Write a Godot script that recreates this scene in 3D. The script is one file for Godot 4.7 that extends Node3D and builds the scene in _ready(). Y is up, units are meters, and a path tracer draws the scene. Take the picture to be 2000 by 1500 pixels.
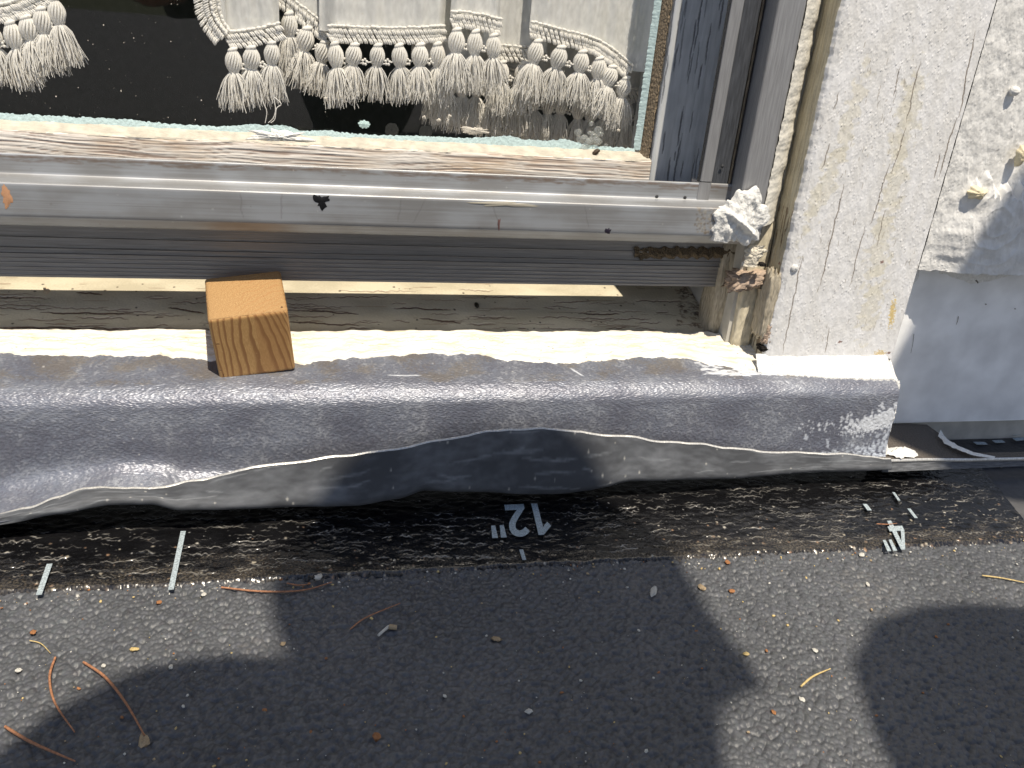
extends Node3D
# A close view of a storm window's lower right corner above a low roof: metres, y up, the wall's face near z = 0, the roof at y = 0.

const EYE := Vector3(0.0, 0.243, 0.398)
const LOOK_RIGHT := Vector3(0.97454423, 0.0854092, 0.20728918)
const LOOK_UP := Vector3(0.01185257, 0.90367146, -0.42806239)
const LOOK_AHEAD := Vector3(0.22388178, -0.41962264, -0.87965549)
const TO_SUN := Vector3(0.10, 1.0, 0.45)
const SLOPE := 0.268

var rng := RandomNumberGenerator.new()
var taken := {}

# ---------- places: a pixel of the photograph gives a direction, a plane gives the distance ----------
func ray(px: float, py: float) -> Vector3:
	return LOOK_RIGHT * ((px - 1000.0) / 1700.0) - LOOK_UP * ((py - 750.0) / 1700.0) + LOOK_AHEAD

func at_z(px: float, py: float, z: float) -> Vector3:
	var r := ray(px, py)
	return EYE + r * ((z - EYE.z) / r.z)

func at_y(px: float, py: float, y: float) -> Vector3:
	var r := ray(px, py)
	return EYE + r * ((y - EYE.y) / r.y)

func on_sill(px: float, py: float) -> Vector3:
	var n := Vector3(0, 1.0, SLOPE)
	var r := ray(px, py)
	return EYE + r * (n.dot(Vector3(0, 0.061, 0.0051) - EYE) / n.dot(r))

func sill_y(z: float) -> float:
	return 0.061 - SLOPE * (z - 0.0051)

func lerp_table(t: Array, x: float) -> float:
	if x <= t[0].x: return t[0].y
	for i in range(1, t.size()):
		if x <= t[i].x:
			var k: float = (x - t[i - 1].x) / (t[i].x - t[i - 1].x)
			k = lerpf(k, k * k * (3.0 - 2.0 * k), 0.55)
			return lerpf(t[i - 1].y, t[i].y, k)
	return t[t.size() - 1].y

func noise(seed_value: int, freq: float, octaves: int = 3, kind: int = FastNoiseLite.TYPE_SIMPLEX_SMOOTH) -> FastNoiseLite:
	var n := FastNoiseLite.new()
	n.seed = seed_value
	n.noise_type = kind
	n.frequency = freq
	n.fractal_type = FastNoiseLite.FRACTAL_FBM if octaves > 1 else FastNoiseLite.FRACTAL_NONE
	n.fractal_octaves = octaves
	return n

# ---------- nodes ----------
func numbered(called: String) -> String:
	if not taken.has(called):
		taken[called] = 0
		return called
	taken[called] += 1
	return "%s_%03d" % [called, taken[called]]

func tag(o: Node, label: String, category: String, group: String = "", kind: String = "") -> Node:
	if label: o.set_meta("label", label)
	if category: o.set_meta("category", category)
	if group: o.set_meta("group", group)
	if kind: o.set_meta("kind", kind)
	return o

func thing(called: String, label: String, category: String, at: Vector3 = Vector3.ZERO, group: String = "") -> Node3D:
	var o := Node3D.new()
	o.name = numbered(called)
	o.position = at
	add_child(o)
	tag(o, label, category, group)
	return o

func part(called: String, mesh: Mesh, m: Material, parent: Node = self) -> MeshInstance3D:
	var o := MeshInstance3D.new()
	o.name = numbered(called) if parent == self else called
	o.mesh = mesh
	o.material_override = m
	parent.add_child(o, true)
	if parent != self and parent is Node3D:
		o.position = -world_of(parent)
	return o

func world_of(n: Node) -> Vector3:
	var p := Vector3.ZERO
	var k := n
	while k != self and k is Node3D:
		p += (k as Node3D).position
		k = k.get_parent()
	return p

func solo(called: String, mesh: Mesh, m: Material, label: String, category: String, group: String = "") -> MeshInstance3D:
	var o := part(called, mesh, m)
	tag(o, label, category, group)
	return o

func structure(called: String, mesh: Mesh, m: Material) -> MeshInstance3D:
	var o := part(called, mesh, m)
	o.set_meta("kind", "structure")
	return o

# ---------- shapes ----------
func grid(nu: int, nv: int, f: Callable, fc = null) -> ArrayMesh:
	var w := nu + 1
	var p := PackedVector3Array(); p.resize(w * (nv + 1))
	var uv := PackedVector2Array(); uv.resize(p.size())
	var n := PackedVector3Array(); n.resize(p.size())
	var col := PackedColorArray()
	if fc != null: col.resize(p.size())
	for j in nv + 1:
		var v := float(j) / nv
		for i in w:
			var u := float(i) / nu
			var k := j * w + i
			p[k] = f.call(u, v)
			uv[k] = Vector2(u, v)
			if fc != null: col[k] = fc.call(u, v)
	for j in nv + 1:
		for i in w:
			var du := p[j * w + mini(i + 1, nu)] - p[j * w + maxi(i - 1, 0)]
			var dv := p[mini(j + 1, nv) * w + i] - p[maxi(j - 1, 0) * w + i]
			n[j * w + i] = du.cross(dv).normalized()
	var idx := PackedInt32Array(); idx.resize(nu * nv * 6)
	var q := 0
	for j in nv:
		for i in nu:
			var a := j * w + i
			idx[q] = a; idx[q + 1] = a + w + 1; idx[q + 2] = a + 1
			idx[q + 3] = a; idx[q + 4] = a + w; idx[q + 5] = a + w + 1
			q += 6
	var arrays := []
	arrays.resize(Mesh.ARRAY_MAX)
	arrays[Mesh.ARRAY_VERTEX] = p
	arrays[Mesh.ARRAY_NORMAL] = n
	arrays[Mesh.ARRAY_TEX_UV] = uv
	if fc != null: arrays[Mesh.ARRAY_COLOR] = col
	arrays[Mesh.ARRAY_INDEX] = idx
	var m := ArrayMesh.new()
	m.add_surface_from_arrays(Mesh.PRIMITIVE_TRIANGLES, arrays)
	return m

func begin() -> SurfaceTool:
	var st := SurfaceTool.new()
	st.begin(Mesh.PRIMITIVE_TRIANGLES)
	return st

func tri(st: SurfaceTool, a: Vector3, b: Vector3, c: Vector3, na: Vector3, nb: Vector3, nc: Vector3, ua := Vector2.ZERO, ub := Vector2.ZERO, uc := Vector2.ZERO) -> void:
	if (b - a).cross(c - a).dot(na + nb + nc) > 0.0:
		var t := b; b = c; c = t
		t = nb; nb = nc; nc = t
		var s := ub; ub = uc; uc = s
	st.set_normal(na); st.set_uv(ua); st.add_vertex(a)
	st.set_normal(nb); st.set_uv(ub); st.add_vertex(b)
	st.set_normal(nc); st.set_uv(uc); st.add_vertex(c)

func bevel(poly: PackedVector2Array, r: float) -> PackedVector2Array:
	var out := PackedVector2Array()
	for i in poly.size():
		var a := poly[(i - 1 + poly.size()) % poly.size()]
		var b := poly[i]
		var c := poly[(i + 1) % poly.size()]
		var ra := minf(r, 0.4 * a.distance_to(b))
		var rc := minf(r, 0.4 * c.distance_to(b))
		var p := b + (a - b).normalized() * ra
		var q := b + (c - b).normalized() * rc
		out.append(p)
		out.append(((p + q) * 0.5).lerp(b, 0.42))
		out.append(q)
	return out

# a closed outline in the plane of axes e1, e2, pushed from d0 to d1 along e3; uv in metres
func prism(st: SurfaceTool, poly: PackedVector2Array, e1: Vector3, e2: Vector3, e3: Vector3, d0: float, d1: float, base: Vector3 = Vector3.ZERO) -> void:
	var area := 0.0
	for i in poly.size():
		var a := poly[i]
		var b := poly[(i + 1) % poly.size()]
		area += a.x * b.y - b.x * a.y
	var s := signf(area)
	var run := 0.0
	for i in poly.size():
		var a := poly[i]
		var b := poly[(i + 1) % poly.size()]
		var e := b - a
		if e.length() < 1e-7: continue
		var n2 := Vector2(e.y, -e.x).normalized() * s
		var n := e1 * n2.x + e2 * n2.y
		var a0 := base + e1 * a.x + e2 * a.y + e3 * d0
		var b0 := base + e1 * b.x + e2 * b.y + e3 * d0
		var a1 := a0 + e3 * (d1 - d0)
		var b1 := b0 + e3 * (d1 - d0)
		var v0 := run
		run += e.length()
		tri(st, a0, b0, b1, n, n, n, Vector2(d0, v0), Vector2(d0, run), Vector2(d1, run))
		tri(st, a0, b1, a1, n, n, n, Vector2(d0, v0), Vector2(d1, run), Vector2(d1, v0))
	var ids := Geometry2D.triangulate_polygon(poly)
	for side in 2:
		var d := d0 if side == 0 else d1
		var n := e3 * (-1.0 if side == 0 else 1.0)
		for k in range(0, ids.size(), 3):
			var q := [poly[ids[k]], poly[ids[k + 1]], poly[ids[k + 2]]]
			tri(st, base + e1 * q[0].x + e2 * q[0].y + e3 * d, base + e1 * q[1].x + e2 * q[1].y + e3 * d, base + e1 * q[2].x + e2 * q[2].y + e3 * d, n, n, n, q[0], q[1], q[2])

func profile_x(poly: Array, x0: float, x1: float, r: float = 0.0006) -> ArrayMesh:
	var st := begin()
	prism(st, bevel(PackedVector2Array(poly), r), Vector3(0, 0, 1), Vector3(0, 1, 0), Vector3(1, 0, 0), x0, x1)
	return st.commit()

func block_mesh(lo: Vector3, hi: Vector3, r: float = 0.001) -> ArrayMesh:
	return profile_x([Vector2(lo.z, lo.y), Vector2(hi.z, lo.y), Vector2(hi.z, hi.y), Vector2(lo.z, hi.y)], lo.x, hi.x, r)

func post_mesh(lo: Vector3, hi: Vector3, r: float = 0.001) -> ArrayMesh:
	var st := begin()
	prism(st, bevel(PackedVector2Array([Vector2(lo.x, lo.z), Vector2(hi.x, lo.z), Vector2(hi.x, hi.z), Vector2(lo.x, hi.z)]), r), Vector3(1, 0, 0), Vector3(0, 0, 1), Vector3(0, 1, 0), lo.y, hi.y)
	return st.commit()

func tube(st: SurfaceTool, pts: PackedVector3Array, r0: float, r1: float, sides: int = 6, bulge: float = 0.0) -> void:
	var rings := []
	var last := pts.size() - 1
	var ref := Vector3(0.31, 0.87, 0.38)
	for i in pts.size():
		var d := (pts[mini(i + 1, last)] - pts[maxi(i - 1, 0)]).normalized()
		var a := d.cross(ref)
		if a.length() < 0.05: a = d.cross(Vector3(0.9, 0.1, -0.4))
		a = a.normalized()
		var b := d.cross(a)
		var t := float(i) / maxf(1.0, last)
		var r := lerpf(r0, r1, t) * (1.0 + bulge * sin(t * PI))
		var ring := []
		for k in sides:
			var g := TAU * k / sides
			var n := a * cos(g) + b * sin(g)
			ring.append([pts[i] + n * r, n])
		rings.append(ring)
	for i in last:
		for k in sides:
			var p: Array = rings[i][k]
			var q: Array = rings[i][(k + 1) % sides]
			var s: Array = rings[i + 1][k]
			var u: Array = rings[i + 1][(k + 1) % sides]
			tri(st, p[0], q[0], u[0], p[1], q[1], u[1])
			tri(st, p[0], u[0], s[0], p[1], u[1], s[1])
	for e in 2:
		var i := 0 if e == 0 else last
		var n := (pts[0] - pts[1]).normalized() if e == 0 else (pts[last] - pts[last - 1]).normalized()
		for k in range(1, sides - 1):
			tri(st, rings[i][0][0], rings[i][k][0], rings[i][k + 1][0], n, n, n)

func ball(st: SurfaceTool, c: Vector3, b: Basis, rings: int = 4, segs: int = 6, wobble: FastNoiseLite = null, amount: float = 0.0) -> void:
	var inv := b.inverse().transposed()
	var g := []
	for i in rings + 1:
		var th := PI * i / rings
		var row := []
		for k in segs:
			var ph := TAU * k / segs
			var d := Vector3(sin(th) * cos(ph), cos(th), sin(th) * sin(ph))
			var s := 1.0
			if wobble: s += amount * wobble.get_noise_3d(d.x * 3.0 + c.x * 900.0, d.y * 3.0 + c.y * 700.0, d.z * 3.0 + c.z * 900.0)
			row.append([c + b * (d * s), (inv * d).normalized()])
		g.append(row)
	for i in rings:
		for k in segs:
			var p: Array = g[i][k]
			var q: Array = g[i][(k + 1) % segs]
			var s: Array = g[i + 1][k]
			var u: Array = g[i + 1][(k + 1) % segs]
			if i > 0: tri(st, p[0], q[0], u[0], p[1], q[1], u[1])
			if i < rings - 1: tri(st, p[0], u[0], s[0], p[1], u[1], s[1])

func curve(pts: Array, steps: int) -> PackedVector3Array:
	var out := PackedVector3Array()
	var n := pts.size()
	for i in n - 1:
		var a: Vector3 = pts[maxi(i - 1, 0)]
		var b: Vector3 = pts[i]
		var c: Vector3 = pts[i + 1]
		var d: Vector3 = pts[mini(i + 2, n - 1)]
		for k in steps:
			out.append(b.cubic_interpolate(c, a, d, float(k) / steps))
	out.append(pts[n - 1])
	return out

# ---------- paint: colour and relief drawn side by side, as bytes ----------
class Canvas:
	var w: int
	var h: int
	var c := PackedByteArray()
	var t := PackedByteArray()
	var n := FastNoiseLite.new()
	func _init(ww: int, hh: int, s: int = 1) -> void:
		w = ww; h = hh
		c.resize(w * h * 3); t.resize(w * h)
		t.fill(128)
		n.seed = s; n.frequency = 0.11; n.fractal_octaves = 3
	func put(x: int, y: int, col: Color, a: float, relief: float = 0.0) -> void:
		if x < 0 or y < 0 or x >= w or y >= h or a <= 0.0: return
		var k := (y * w + x)
		var q := k * 3
		c[q] = int(lerpf(c[q], col.r * 255.0, a))
		c[q + 1] = int(lerpf(c[q + 1], col.g * 255.0, a))
		c[q + 2] = int(lerpf(c[q + 2], col.b * 255.0, a))
		t[k] = clampi(int(t[k] + relief * a), 0, 255)
	func dab(x: float, y: float, r: float, col: Color, a: float, relief: float, ragged: float = 0.6) -> void:
		var q := ceili(r * 1.6) + 1
		for j in range(int(y) - q, int(y) + q + 1):
			for i in range(int(x) - q, int(x) + q + 1):
				var d := Vector2(i + 0.5 - x, j + 0.5 - y).length()
				var e := r * (1.0 + ragged * n.get_noise_2d(i * 1.7, j * 1.7))
				put(i, j, col, a * clampf(e - d + 0.5, 0.0, 1.0), relief)
	func line(a: Vector2, b: Vector2, r: float, col: Color, al: float, relief: float, wander: float = 2.0, freq: float = 0.4) -> void:
		var len := a.distance_to(b)
		var steps := maxi(2, int(len / maxf(0.5, r * 0.6)))
		var side := (b - a).normalized().orthogonal()
		for s in steps + 1:
			var k := float(s) / steps
			var p := a.lerp(b, k) + side * wander * n.get_noise_2d(k * len * freq + a.x * 3.1, a.y * 7.7)
			var fade := minf(1.0, 4.0 * minf(k, 1.0 - k) + 0.25)
			dab(p.x, p.y, r * fade, col, al, relief, 0.3)
	func patch(p: Vector2, rx: float, ry: float, ang: float, col: Color, al: float, relief: float, freq: float = 1.0, ragged: float = 1.0) -> void:
		var q := ceili(maxf(rx, ry) * 1.5)
		var cs := cos(ang)
		var sn := sin(ang)
		for j in range(int(p.y) - q, int(p.y) + q + 1):
			if j < 0 or j >= h: continue
			for i in range(int(p.x) - q, int(p.x) + q + 1):
				if i < 0 or i >= w: continue
				var d := Vector2(i - p.x, j - p.y)
				var e := Vector2((d.x * cs + d.y * sn) / rx, (-d.x * sn + d.y * cs) / ry).length()
				var k := 1.0 - e + ragged * n.get_noise_2d(i * freq, j * freq)
				put(i, j, col, al * clampf(k * 4.0, 0.0, 1.0), relief)
	func picture() -> ImageTexture:
		return ImageTexture.create_from_image(Image.create_from_data(w, h, false, Image.FORMAT_RGB8, c))
	func relief() -> ImageTexture:
		return ImageTexture.create_from_image(Image.create_from_data(w, h, false, Image.FORMAT_L8, t))

func material(col: Color, rough: float, metal: float = 0.0, cv: Canvas = null, deep: float = 0.0) -> StandardMaterial3D:
	var m := StandardMaterial3D.new()
	m.albedo_color = col
	m.roughness = rough
	m.metallic = metal
	if cv:
		m.albedo_texture = cv.picture()
		m.texture_repeat = false
		if deep != 0.0:
			m.heightmap_enabled = true
			m.heightmap_texture = cv.relief()
			m.heightmap_scale = deep
	return m

# a material whose tone is broken up by noise laid over three planes, so that no uv is needed; a few noises serve all of them
var pool := {}

func worn(col: Color, other: Color, rough: float, metal: float, freq: float, stretch: Vector3, deep: float, s: int) -> StandardMaterial3D:
	var m := StandardMaterial3D.new()
	m.roughness = rough
	m.metallic = metal
	var size := 512
	var key := "%d" % (0 if freq < 0.026 else 1 if freq < 0.055 else 2)
	if not pool.has(key):
		var f: float = [0.02, 0.045, 0.10][int(key)]
		var im := noise(501 + int(key), f, 4).get_seamless_image(size, size)
		im.convert(Image.FORMAT_L8)
		pool[key] = im
		pool[key + "relief"] = ImageTexture.create_from_image(im)
	var a := maxf(col.get_luminance(), other.get_luminance())
	var b := minf(col.get_luminance(), other.get_luminance())
	var low: float = clampf(snappedf(b / maxf(a, 0.01), 0.1), 0.5, 0.9)
	var tone := key + "tone%d" % int(low * 10.0 + 0.5)
	if not pool.has(tone):
		var grey: PackedByteArray = (pool[key] as Image).get_data()
		for k in grey.size():
			var t := clampf((grey[k] / 255.0 - 0.5) * 1.5 + 0.5, 0.0, 1.0)
			grey[k] = int(255.0 * lerpf(1.0, low, t))
		pool[tone] = ImageTexture.create_from_image(Image.create_from_data(size, size, false, Image.FORMAT_L8, grey))
	m.albedo_texture = pool[tone]
	var c := col.lerp(other, 0.5)
	m.albedo_color = Color(c.r, c.g, c.b) * (2.0 / (1.0 + low))
	m.albedo_color.a = 1.0
	if deep != 0.0:
		m.heightmap_enabled = true
		m.heightmap_texture = pool[key + "relief"]
		m.heightmap_scale = deep
	m.uv1_triplanar = true
	m.uv1_world_triplanar = true
	m.uv1_scale = stretch
	m.uv1_offset = Vector3(s * 0.137, s * 0.291, s * 0.173)
	return m

func rgb8(r: int, g: int, b: int) -> Color:
	return Color(r / 255.0, g / 255.0, b / 255.0)

func _ready() -> void:
	rng.seed = 20240611
	light_and_lens()
	house()
	roof()
	membranes()
	flashing()
	sill_and_caulk()
	sash()
	storm_frame()
	casing()
	siding()
	curtains()
	prop_block()
	jamb_corner()
	glass_marks()
	debris()
	photographer()

func light_and_lens() -> void:
	var cam := Camera3D.new()
	cam.name = "camera"
	cam.transform = Transform3D(Basis(LOOK_RIGHT, LOOK_UP, -LOOK_AHEAD), EYE)
	cam.fov = rad_to_deg(2.0 * atan(750.0 / 1700.0))
	cam.near = 0.005
	cam.far = 400.0
	add_child(cam)
	cam.current = true
	var e := Environment.new()
	var sky := Sky.new()
	var air := ProceduralSkyMaterial.new()
	air.sky_top_color = Color(0.40, 0.50, 0.67)
	air.sky_horizon_color = Color(0.93, 0.95, 0.97)
	air.sky_curve = 0.26
	air.ground_bottom_color = Color(0.16, 0.17, 0.15)
	air.ground_horizon_color = Color(0.45, 0.48, 0.48)
	sky.sky_material = air
	e.background_mode = Environment.BG_SKY
	e.sky = sky
	e.background_energy_multiplier = 0.92
	e.tonemap_mode = Environment.TONE_MAPPER_LINEAR
	e.tonemap_exposure = 1.24
	e.sdfgi_enabled = true
	e.ssao_enabled = true
	e.ssil_enabled = true
	var we := WorldEnvironment.new()
	we.name = "sky_and_air"
	we.environment = e
	add_child(we)
	var sun := DirectionalLight3D.new()
	sun.name = "sun"
	sun.light_energy = 1.4
	sun.light_color = Color(1.0, 0.955, 0.88)
	sun.light_angular_distance = 0.5
	sun.shadow_enabled = true
	add_child(sun)
	sun.look_at_from_position(TO_SUN.normalized() * 5.0, Vector3.ZERO, Vector3(0, 0, 1))

# ---------- the setting ----------
func house() -> void:
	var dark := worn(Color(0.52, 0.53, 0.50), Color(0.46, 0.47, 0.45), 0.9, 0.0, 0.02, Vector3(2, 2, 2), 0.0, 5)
	var bare := worn(Color(0.78, 0.77, 0.74), Color(0.70, 0.69, 0.66), 0.85, 0.0, 0.02, Vector3(6, 6, 6), 0.02, 6)
	var st := begin()
	for b in [[Vector3(0.226, -0.05, -0.2), Vector3(2.0, 2.4, -0.0165)], [Vector3(-2.0, -0.05, -0.2), Vector3(-0.47, 2.4, -0.0165)], [Vector3(-0.47, 0.80, -0.2), Vector3(0.226, 2.4, -0.0165)], [Vector3(-0.47, -0.05, -0.2), Vector3(0.226, 0.053, -0.0165)]]:
		var lo: Vector3 = b[0]
		var hi: Vector3 = b[1]
		prism(st, PackedVector2Array([Vector2(lo.z, lo.y), Vector2(hi.z, lo.y), Vector2(hi.z, hi.y), Vector2(lo.z, hi.y)]), Vector3(0, 0, 1), Vector3(0, 1, 0), Vector3(1, 0, 0), lo.x, hi.x)
	var wall := structure("wall", st.commit(), bare)
	st = begin()
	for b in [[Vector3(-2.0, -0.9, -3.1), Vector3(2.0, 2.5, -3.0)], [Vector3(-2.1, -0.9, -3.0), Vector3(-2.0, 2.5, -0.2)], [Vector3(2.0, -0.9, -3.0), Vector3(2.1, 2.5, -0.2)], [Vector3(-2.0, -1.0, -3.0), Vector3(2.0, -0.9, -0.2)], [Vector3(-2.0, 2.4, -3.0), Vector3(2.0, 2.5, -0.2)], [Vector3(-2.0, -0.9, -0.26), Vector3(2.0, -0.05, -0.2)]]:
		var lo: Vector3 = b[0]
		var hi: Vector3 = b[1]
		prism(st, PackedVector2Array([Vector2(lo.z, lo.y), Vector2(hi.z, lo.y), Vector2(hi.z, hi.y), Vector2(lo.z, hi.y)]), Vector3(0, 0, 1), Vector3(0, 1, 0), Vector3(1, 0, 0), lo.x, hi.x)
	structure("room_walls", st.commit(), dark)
	# the board under the sill nose that carries the lead
	st = begin()
	prism(st, bevel(PackedVector2Array([Vector2(-0.0165, 0.0), Vector2(0.0150, 0.0), Vector2(0.0165, 0.052), Vector2(-0.0165, 0.058)]), 0.002), Vector3(0, 0, 1), Vector3(0, 1, 0), Vector3(1, 0, 0), -0.47, 0.3155)
	var nose := part("sill_apron_board", st.commit(), bare, wall)
	nose.set_meta("label", "board under the sill nose behind the lead")

func roof() -> void:
	var grit := noise(11, 0.47, 1, FastNoiseLite.TYPE_CELLULAR)
	grit.cellular_return_type = FastNoiseLite.RETURN_DISTANCE
	grit.cellular_jitter = 1.0
	var tint := noise(11, 0.47, 1, FastNoiseLite.TYPE_CELLULAR)
	tint.cellular_return_type = FastNoiseLite.RETURN_CELL_VALUE
	tint.cellular_jitter = 1.0
	var swell := noise(12, 0.045, 3)
	var blot := noise(14, 0.012, 3)
	var x0 := -0.145
	var x1 := 0.405
	var z0 := 0.066
	var z1 := 0.232
	var m := StandardMaterial3D.new()
	m.vertex_color_use_as_albedo = true
	m.roughness = 0.5
	m.metallic_specular = 0.5
	var f := func(u: float, v: float) -> Vector3:
		var x := lerpf(x0, x1, u)
		var z := lerpf(z1, z0, v)
		var d := grit.get_noise_2d(x * 1000.0, z * 1000.0) + 1.0
		return Vector3(x, 0.0004 - 0.0015 * d * d + 0.0006 * swell.get_noise_2d(x * 1000.0, z * 1000.0) + 0.00022 * swell.get_noise_2d(x * 16000.0, z * 16000.0), z)
	var fc := func(u: float, v: float) -> Color:
		var x := lerpf(x0, x1, u) * 1000.0
		var z := lerpf(z1, z0, v) * 1000.0
		var k := tint.get_noise_2d(x, z)
		var b := blot.get_noise_2d(x, z)
		var g := 0.084 * (1.0 + 0.18 * k + 0.20 * b)
		var c := Color(g * 0.95, g * 1.0, g * 1.10)
		if b > 0.38 and k > 0.25: c = c.lerp(Color(0.12, 0.11, 0.10), 0.3)
		return c
	var near := structure("roof", grid(1180, 360, f, fc), m)
	near.set_meta("label", "black granular roofing sheet below the window")
	var far_m := worn(Color(0.30, 0.30, 0.31), Color(0.34, 0.34, 0.345), 0.7, 0.0, 0.24, Vector3(3.1, 3.1, 3.1), 0.05, 15)
	var st := begin()
	prism(st, PackedVector2Array([Vector2(-0.3, -0.04), Vector2(3.4, -0.04), Vector2(3.4, -0.0012), Vector2(-0.3, -0.0012)]), Vector3(0, 0, 1), Vector3(0, 1, 0), Vector3(1, 0, 0), -3.0, 3.0)
	part("roof_field", st.commit(), far_m, near)
	var gm := worn(Color(0.25, 0.30, 0.18), Color(0.32, 0.30, 0.20), 0.95, 0.0, 0.03, Vector3(0.3, 0.3, 0.3), 0.0, 16)
	var gnd := begin()
	prism(gnd, PackedVector2Array([Vector2(-150, -3.2), Vector2(150, -3.2), Vector2(150, -3.0), Vector2(-150, -3.0)]), Vector3(0, 0, 1), Vector3(0, 1, 0), Vector3(1, 0, 0), -150.0, 150.0)
	structure("ground", gnd.commit(), gm)

func membranes() -> void:
	var fx0 := -0.40
	var fx1 := 0.40
	var w := 1640
	var h := 240
	var zb := -0.034
	var cv := Canvas.new(w, h, 21)
	var n1 := noise(22, 0.02, 4)
	var n2 := noise(23, 0.35, 2)
	# row 0 lies at the front edge; 0.5 mm to a pixel
	for y in h:
		var depth := float(y) / h
		for x in w:
			var a := n1.get_noise_2d(x, y * 2.0)
			var b := n2.get_noise_2d(x, y)
			var c := rgb8(13, 13, 15).lerp(rgb8(22, 22, 24), clampf(0.5 + a, 0.0, 1.0))
			# dirt washed down onto the lap: clotted, with a grain and an outline
			var d := clampf((0.120 - depth) * 11.0 + a * 1.6 + b * 0.9, 0.0, 1.0)
			c = c.lerp(rgb8(116, 106, 90), 0.66 * d * clampf(0.55 + b * 0.9, 0.0, 1.0))
			var k := y * w + x
			cv.c[k * 3] = int(c.r * 255.0); cv.c[k * 3 + 1] = int(c.g * 255.0); cv.c[k * 3 + 2] = int(c.b * 255.0)
			cv.t[k] = clampi(int(110 + 30 * b + 10 * a), 0, 255)
	for i in 1200:  # pale lines: dusty cracks, and sun glints on the wrinkles painted in
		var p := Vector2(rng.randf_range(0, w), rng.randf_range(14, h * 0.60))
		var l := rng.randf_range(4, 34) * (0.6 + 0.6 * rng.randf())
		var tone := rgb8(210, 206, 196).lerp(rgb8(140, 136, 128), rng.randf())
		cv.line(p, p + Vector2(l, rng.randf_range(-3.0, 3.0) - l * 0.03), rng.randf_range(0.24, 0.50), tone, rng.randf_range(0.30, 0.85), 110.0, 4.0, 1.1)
	for i in 1500:  # pale specks: dust, with the film's sparkle put into the colour
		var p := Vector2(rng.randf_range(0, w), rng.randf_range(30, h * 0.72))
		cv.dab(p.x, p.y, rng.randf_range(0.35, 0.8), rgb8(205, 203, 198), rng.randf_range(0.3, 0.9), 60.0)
	for i in 420:
		var p := Vector2(rng.randf_range(0, w), pow(rng.randf(), 2.4) * h * 0.34)
		cv.dab(p.x, p.y, rng.randf_range(0.5, 1.7), [rgb8(166, 132, 104), rgb8(190, 180, 160), rgb8(130, 110, 92), rgb8(210, 204, 190)][i % 4], 0.8, 70.0)
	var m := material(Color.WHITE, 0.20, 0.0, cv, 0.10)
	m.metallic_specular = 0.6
	var wr := noise(24, 0.12, 3)
	var lap := noise(25, 0.03, 3)
	var root := thing("roofing_membrane", "glossy black wrinkled membrane strip with pale printed inch marks along the lead", "membrane", Vector3(0, 0, 0.03))
	var f := func(u: float, v: float) -> Vector3:
		var x := lerpf(fx0, fx1, u)
		var front := 0.0838 + 0.0134 * x + 0.0012 * lap.get_noise_1d(x * 1000.0)
		var z := lerpf(front, zb, v)
		x = minf(x, 0.3975 - 0.295 * z)
		var y := 0.0019 + 0.0005 * wr.get_noise_2d(x * 900.0, z * 2000.0) + 0.0004 * lap.get_noise_2d(x * 500.0, z * 500.0)
		y *= clampf(v * 60.0, 0.0, 1.0)
		if u > 0.9995: y = -0.0005
		return Vector3(x, y - 0.0004, z)
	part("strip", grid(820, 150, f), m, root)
	# print: upside down for the viewer, as the roll was laid
	var ink := worn(Color(0.74, 0.79, 0.81), Color(0.50, 0.54, 0.56), 0.55, 0.0, 0.09, Vector3(16, 16, 16), 0.0, 26)
	for q in [["12\"", 952.0, 984.0, 1078.0, 1047.0], ["4\"", 1716.0, 1016.0, 1774.0, 1075.0]]:
		var tm := TextMesh.new()
		var font := SystemFont.new()
		font.font_names = PackedStringArray(["Droid Sans"])
		font.font_weight = 700
		tm.font = font
		tm.text = q[0]
		tm.font_size = 64
		tm.pixel_size = 0.001
		tm.depth = 0.02
		tm.curve_step = 2.0
		var box := tm.get_aabb()
		var mid_x: float = (float(q[1]) + float(q[3])) * 0.5
		var mid_y: float = (float(q[2]) + float(q[4])) * 0.5
		var mid := at_y(mid_x, mid_y, 0.0028)
		var wide := at_y(q[3], mid_y, 0.0028).x - at_y(q[1], mid_y, 0.0028).x
		var deep := at_y(mid_x, q[4], 0.0028).z - at_y(mid_x, q[2], 0.0028).z
		var o := MeshInstance3D.new()
		o.name = "printed_number"
		o.mesh = tm
		o.material_override = ink
		var sx := wide / box.size.x * 0.94
		var sy := deep / box.size.y
		var b := Basis(Vector3(-sx, 0, 0), Vector3(0.10 * sy * (-1.0 if q[0] == "12\"" else -3.4), 0, sy), Vector3(0, 0.012, 0))
		o.transform = Transform3D(b, mid - b * box.get_center() - world_of(root))
		root.add_child(o, true)
	for q in [[358, 1038, 334, 1152, 0.0011], [97, 1102, 76, 1162, 0.0011], [1689, 985, 1698, 997, 0.0012], [1775, 994, 1789, 1012, 0.0009], [1018, 1074, 1024, 1094, 0.0009], [1745, 962, 1756, 978, 0.0007]]:
		var a := at_y(q[0], q[1], 0.0028)
		var b := at_y(q[2], q[3], 0.0030)
		var side := (b - a).normalized().cross(Vector3.UP)
		var st := begin()
		var wd: float = q[4]
		prism(st, PackedVector2Array([Vector2(-wd, 0), Vector2(wd, 0), Vector2(wd, 0.00025), Vector2(-wd, 0.00025)]), side, Vector3.UP, (b - a).normalized(), 0.0, a.distance_to(b), a)
		part("printed_line", st.commit(), ink, root)
	# a second run of it behind, under the siding
	var under := thing("roofing_membrane", "dull dark membrane with pale dashes on the roof under the white siding", "membrane", Vector3(0.45, 0, -0.03))
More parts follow.
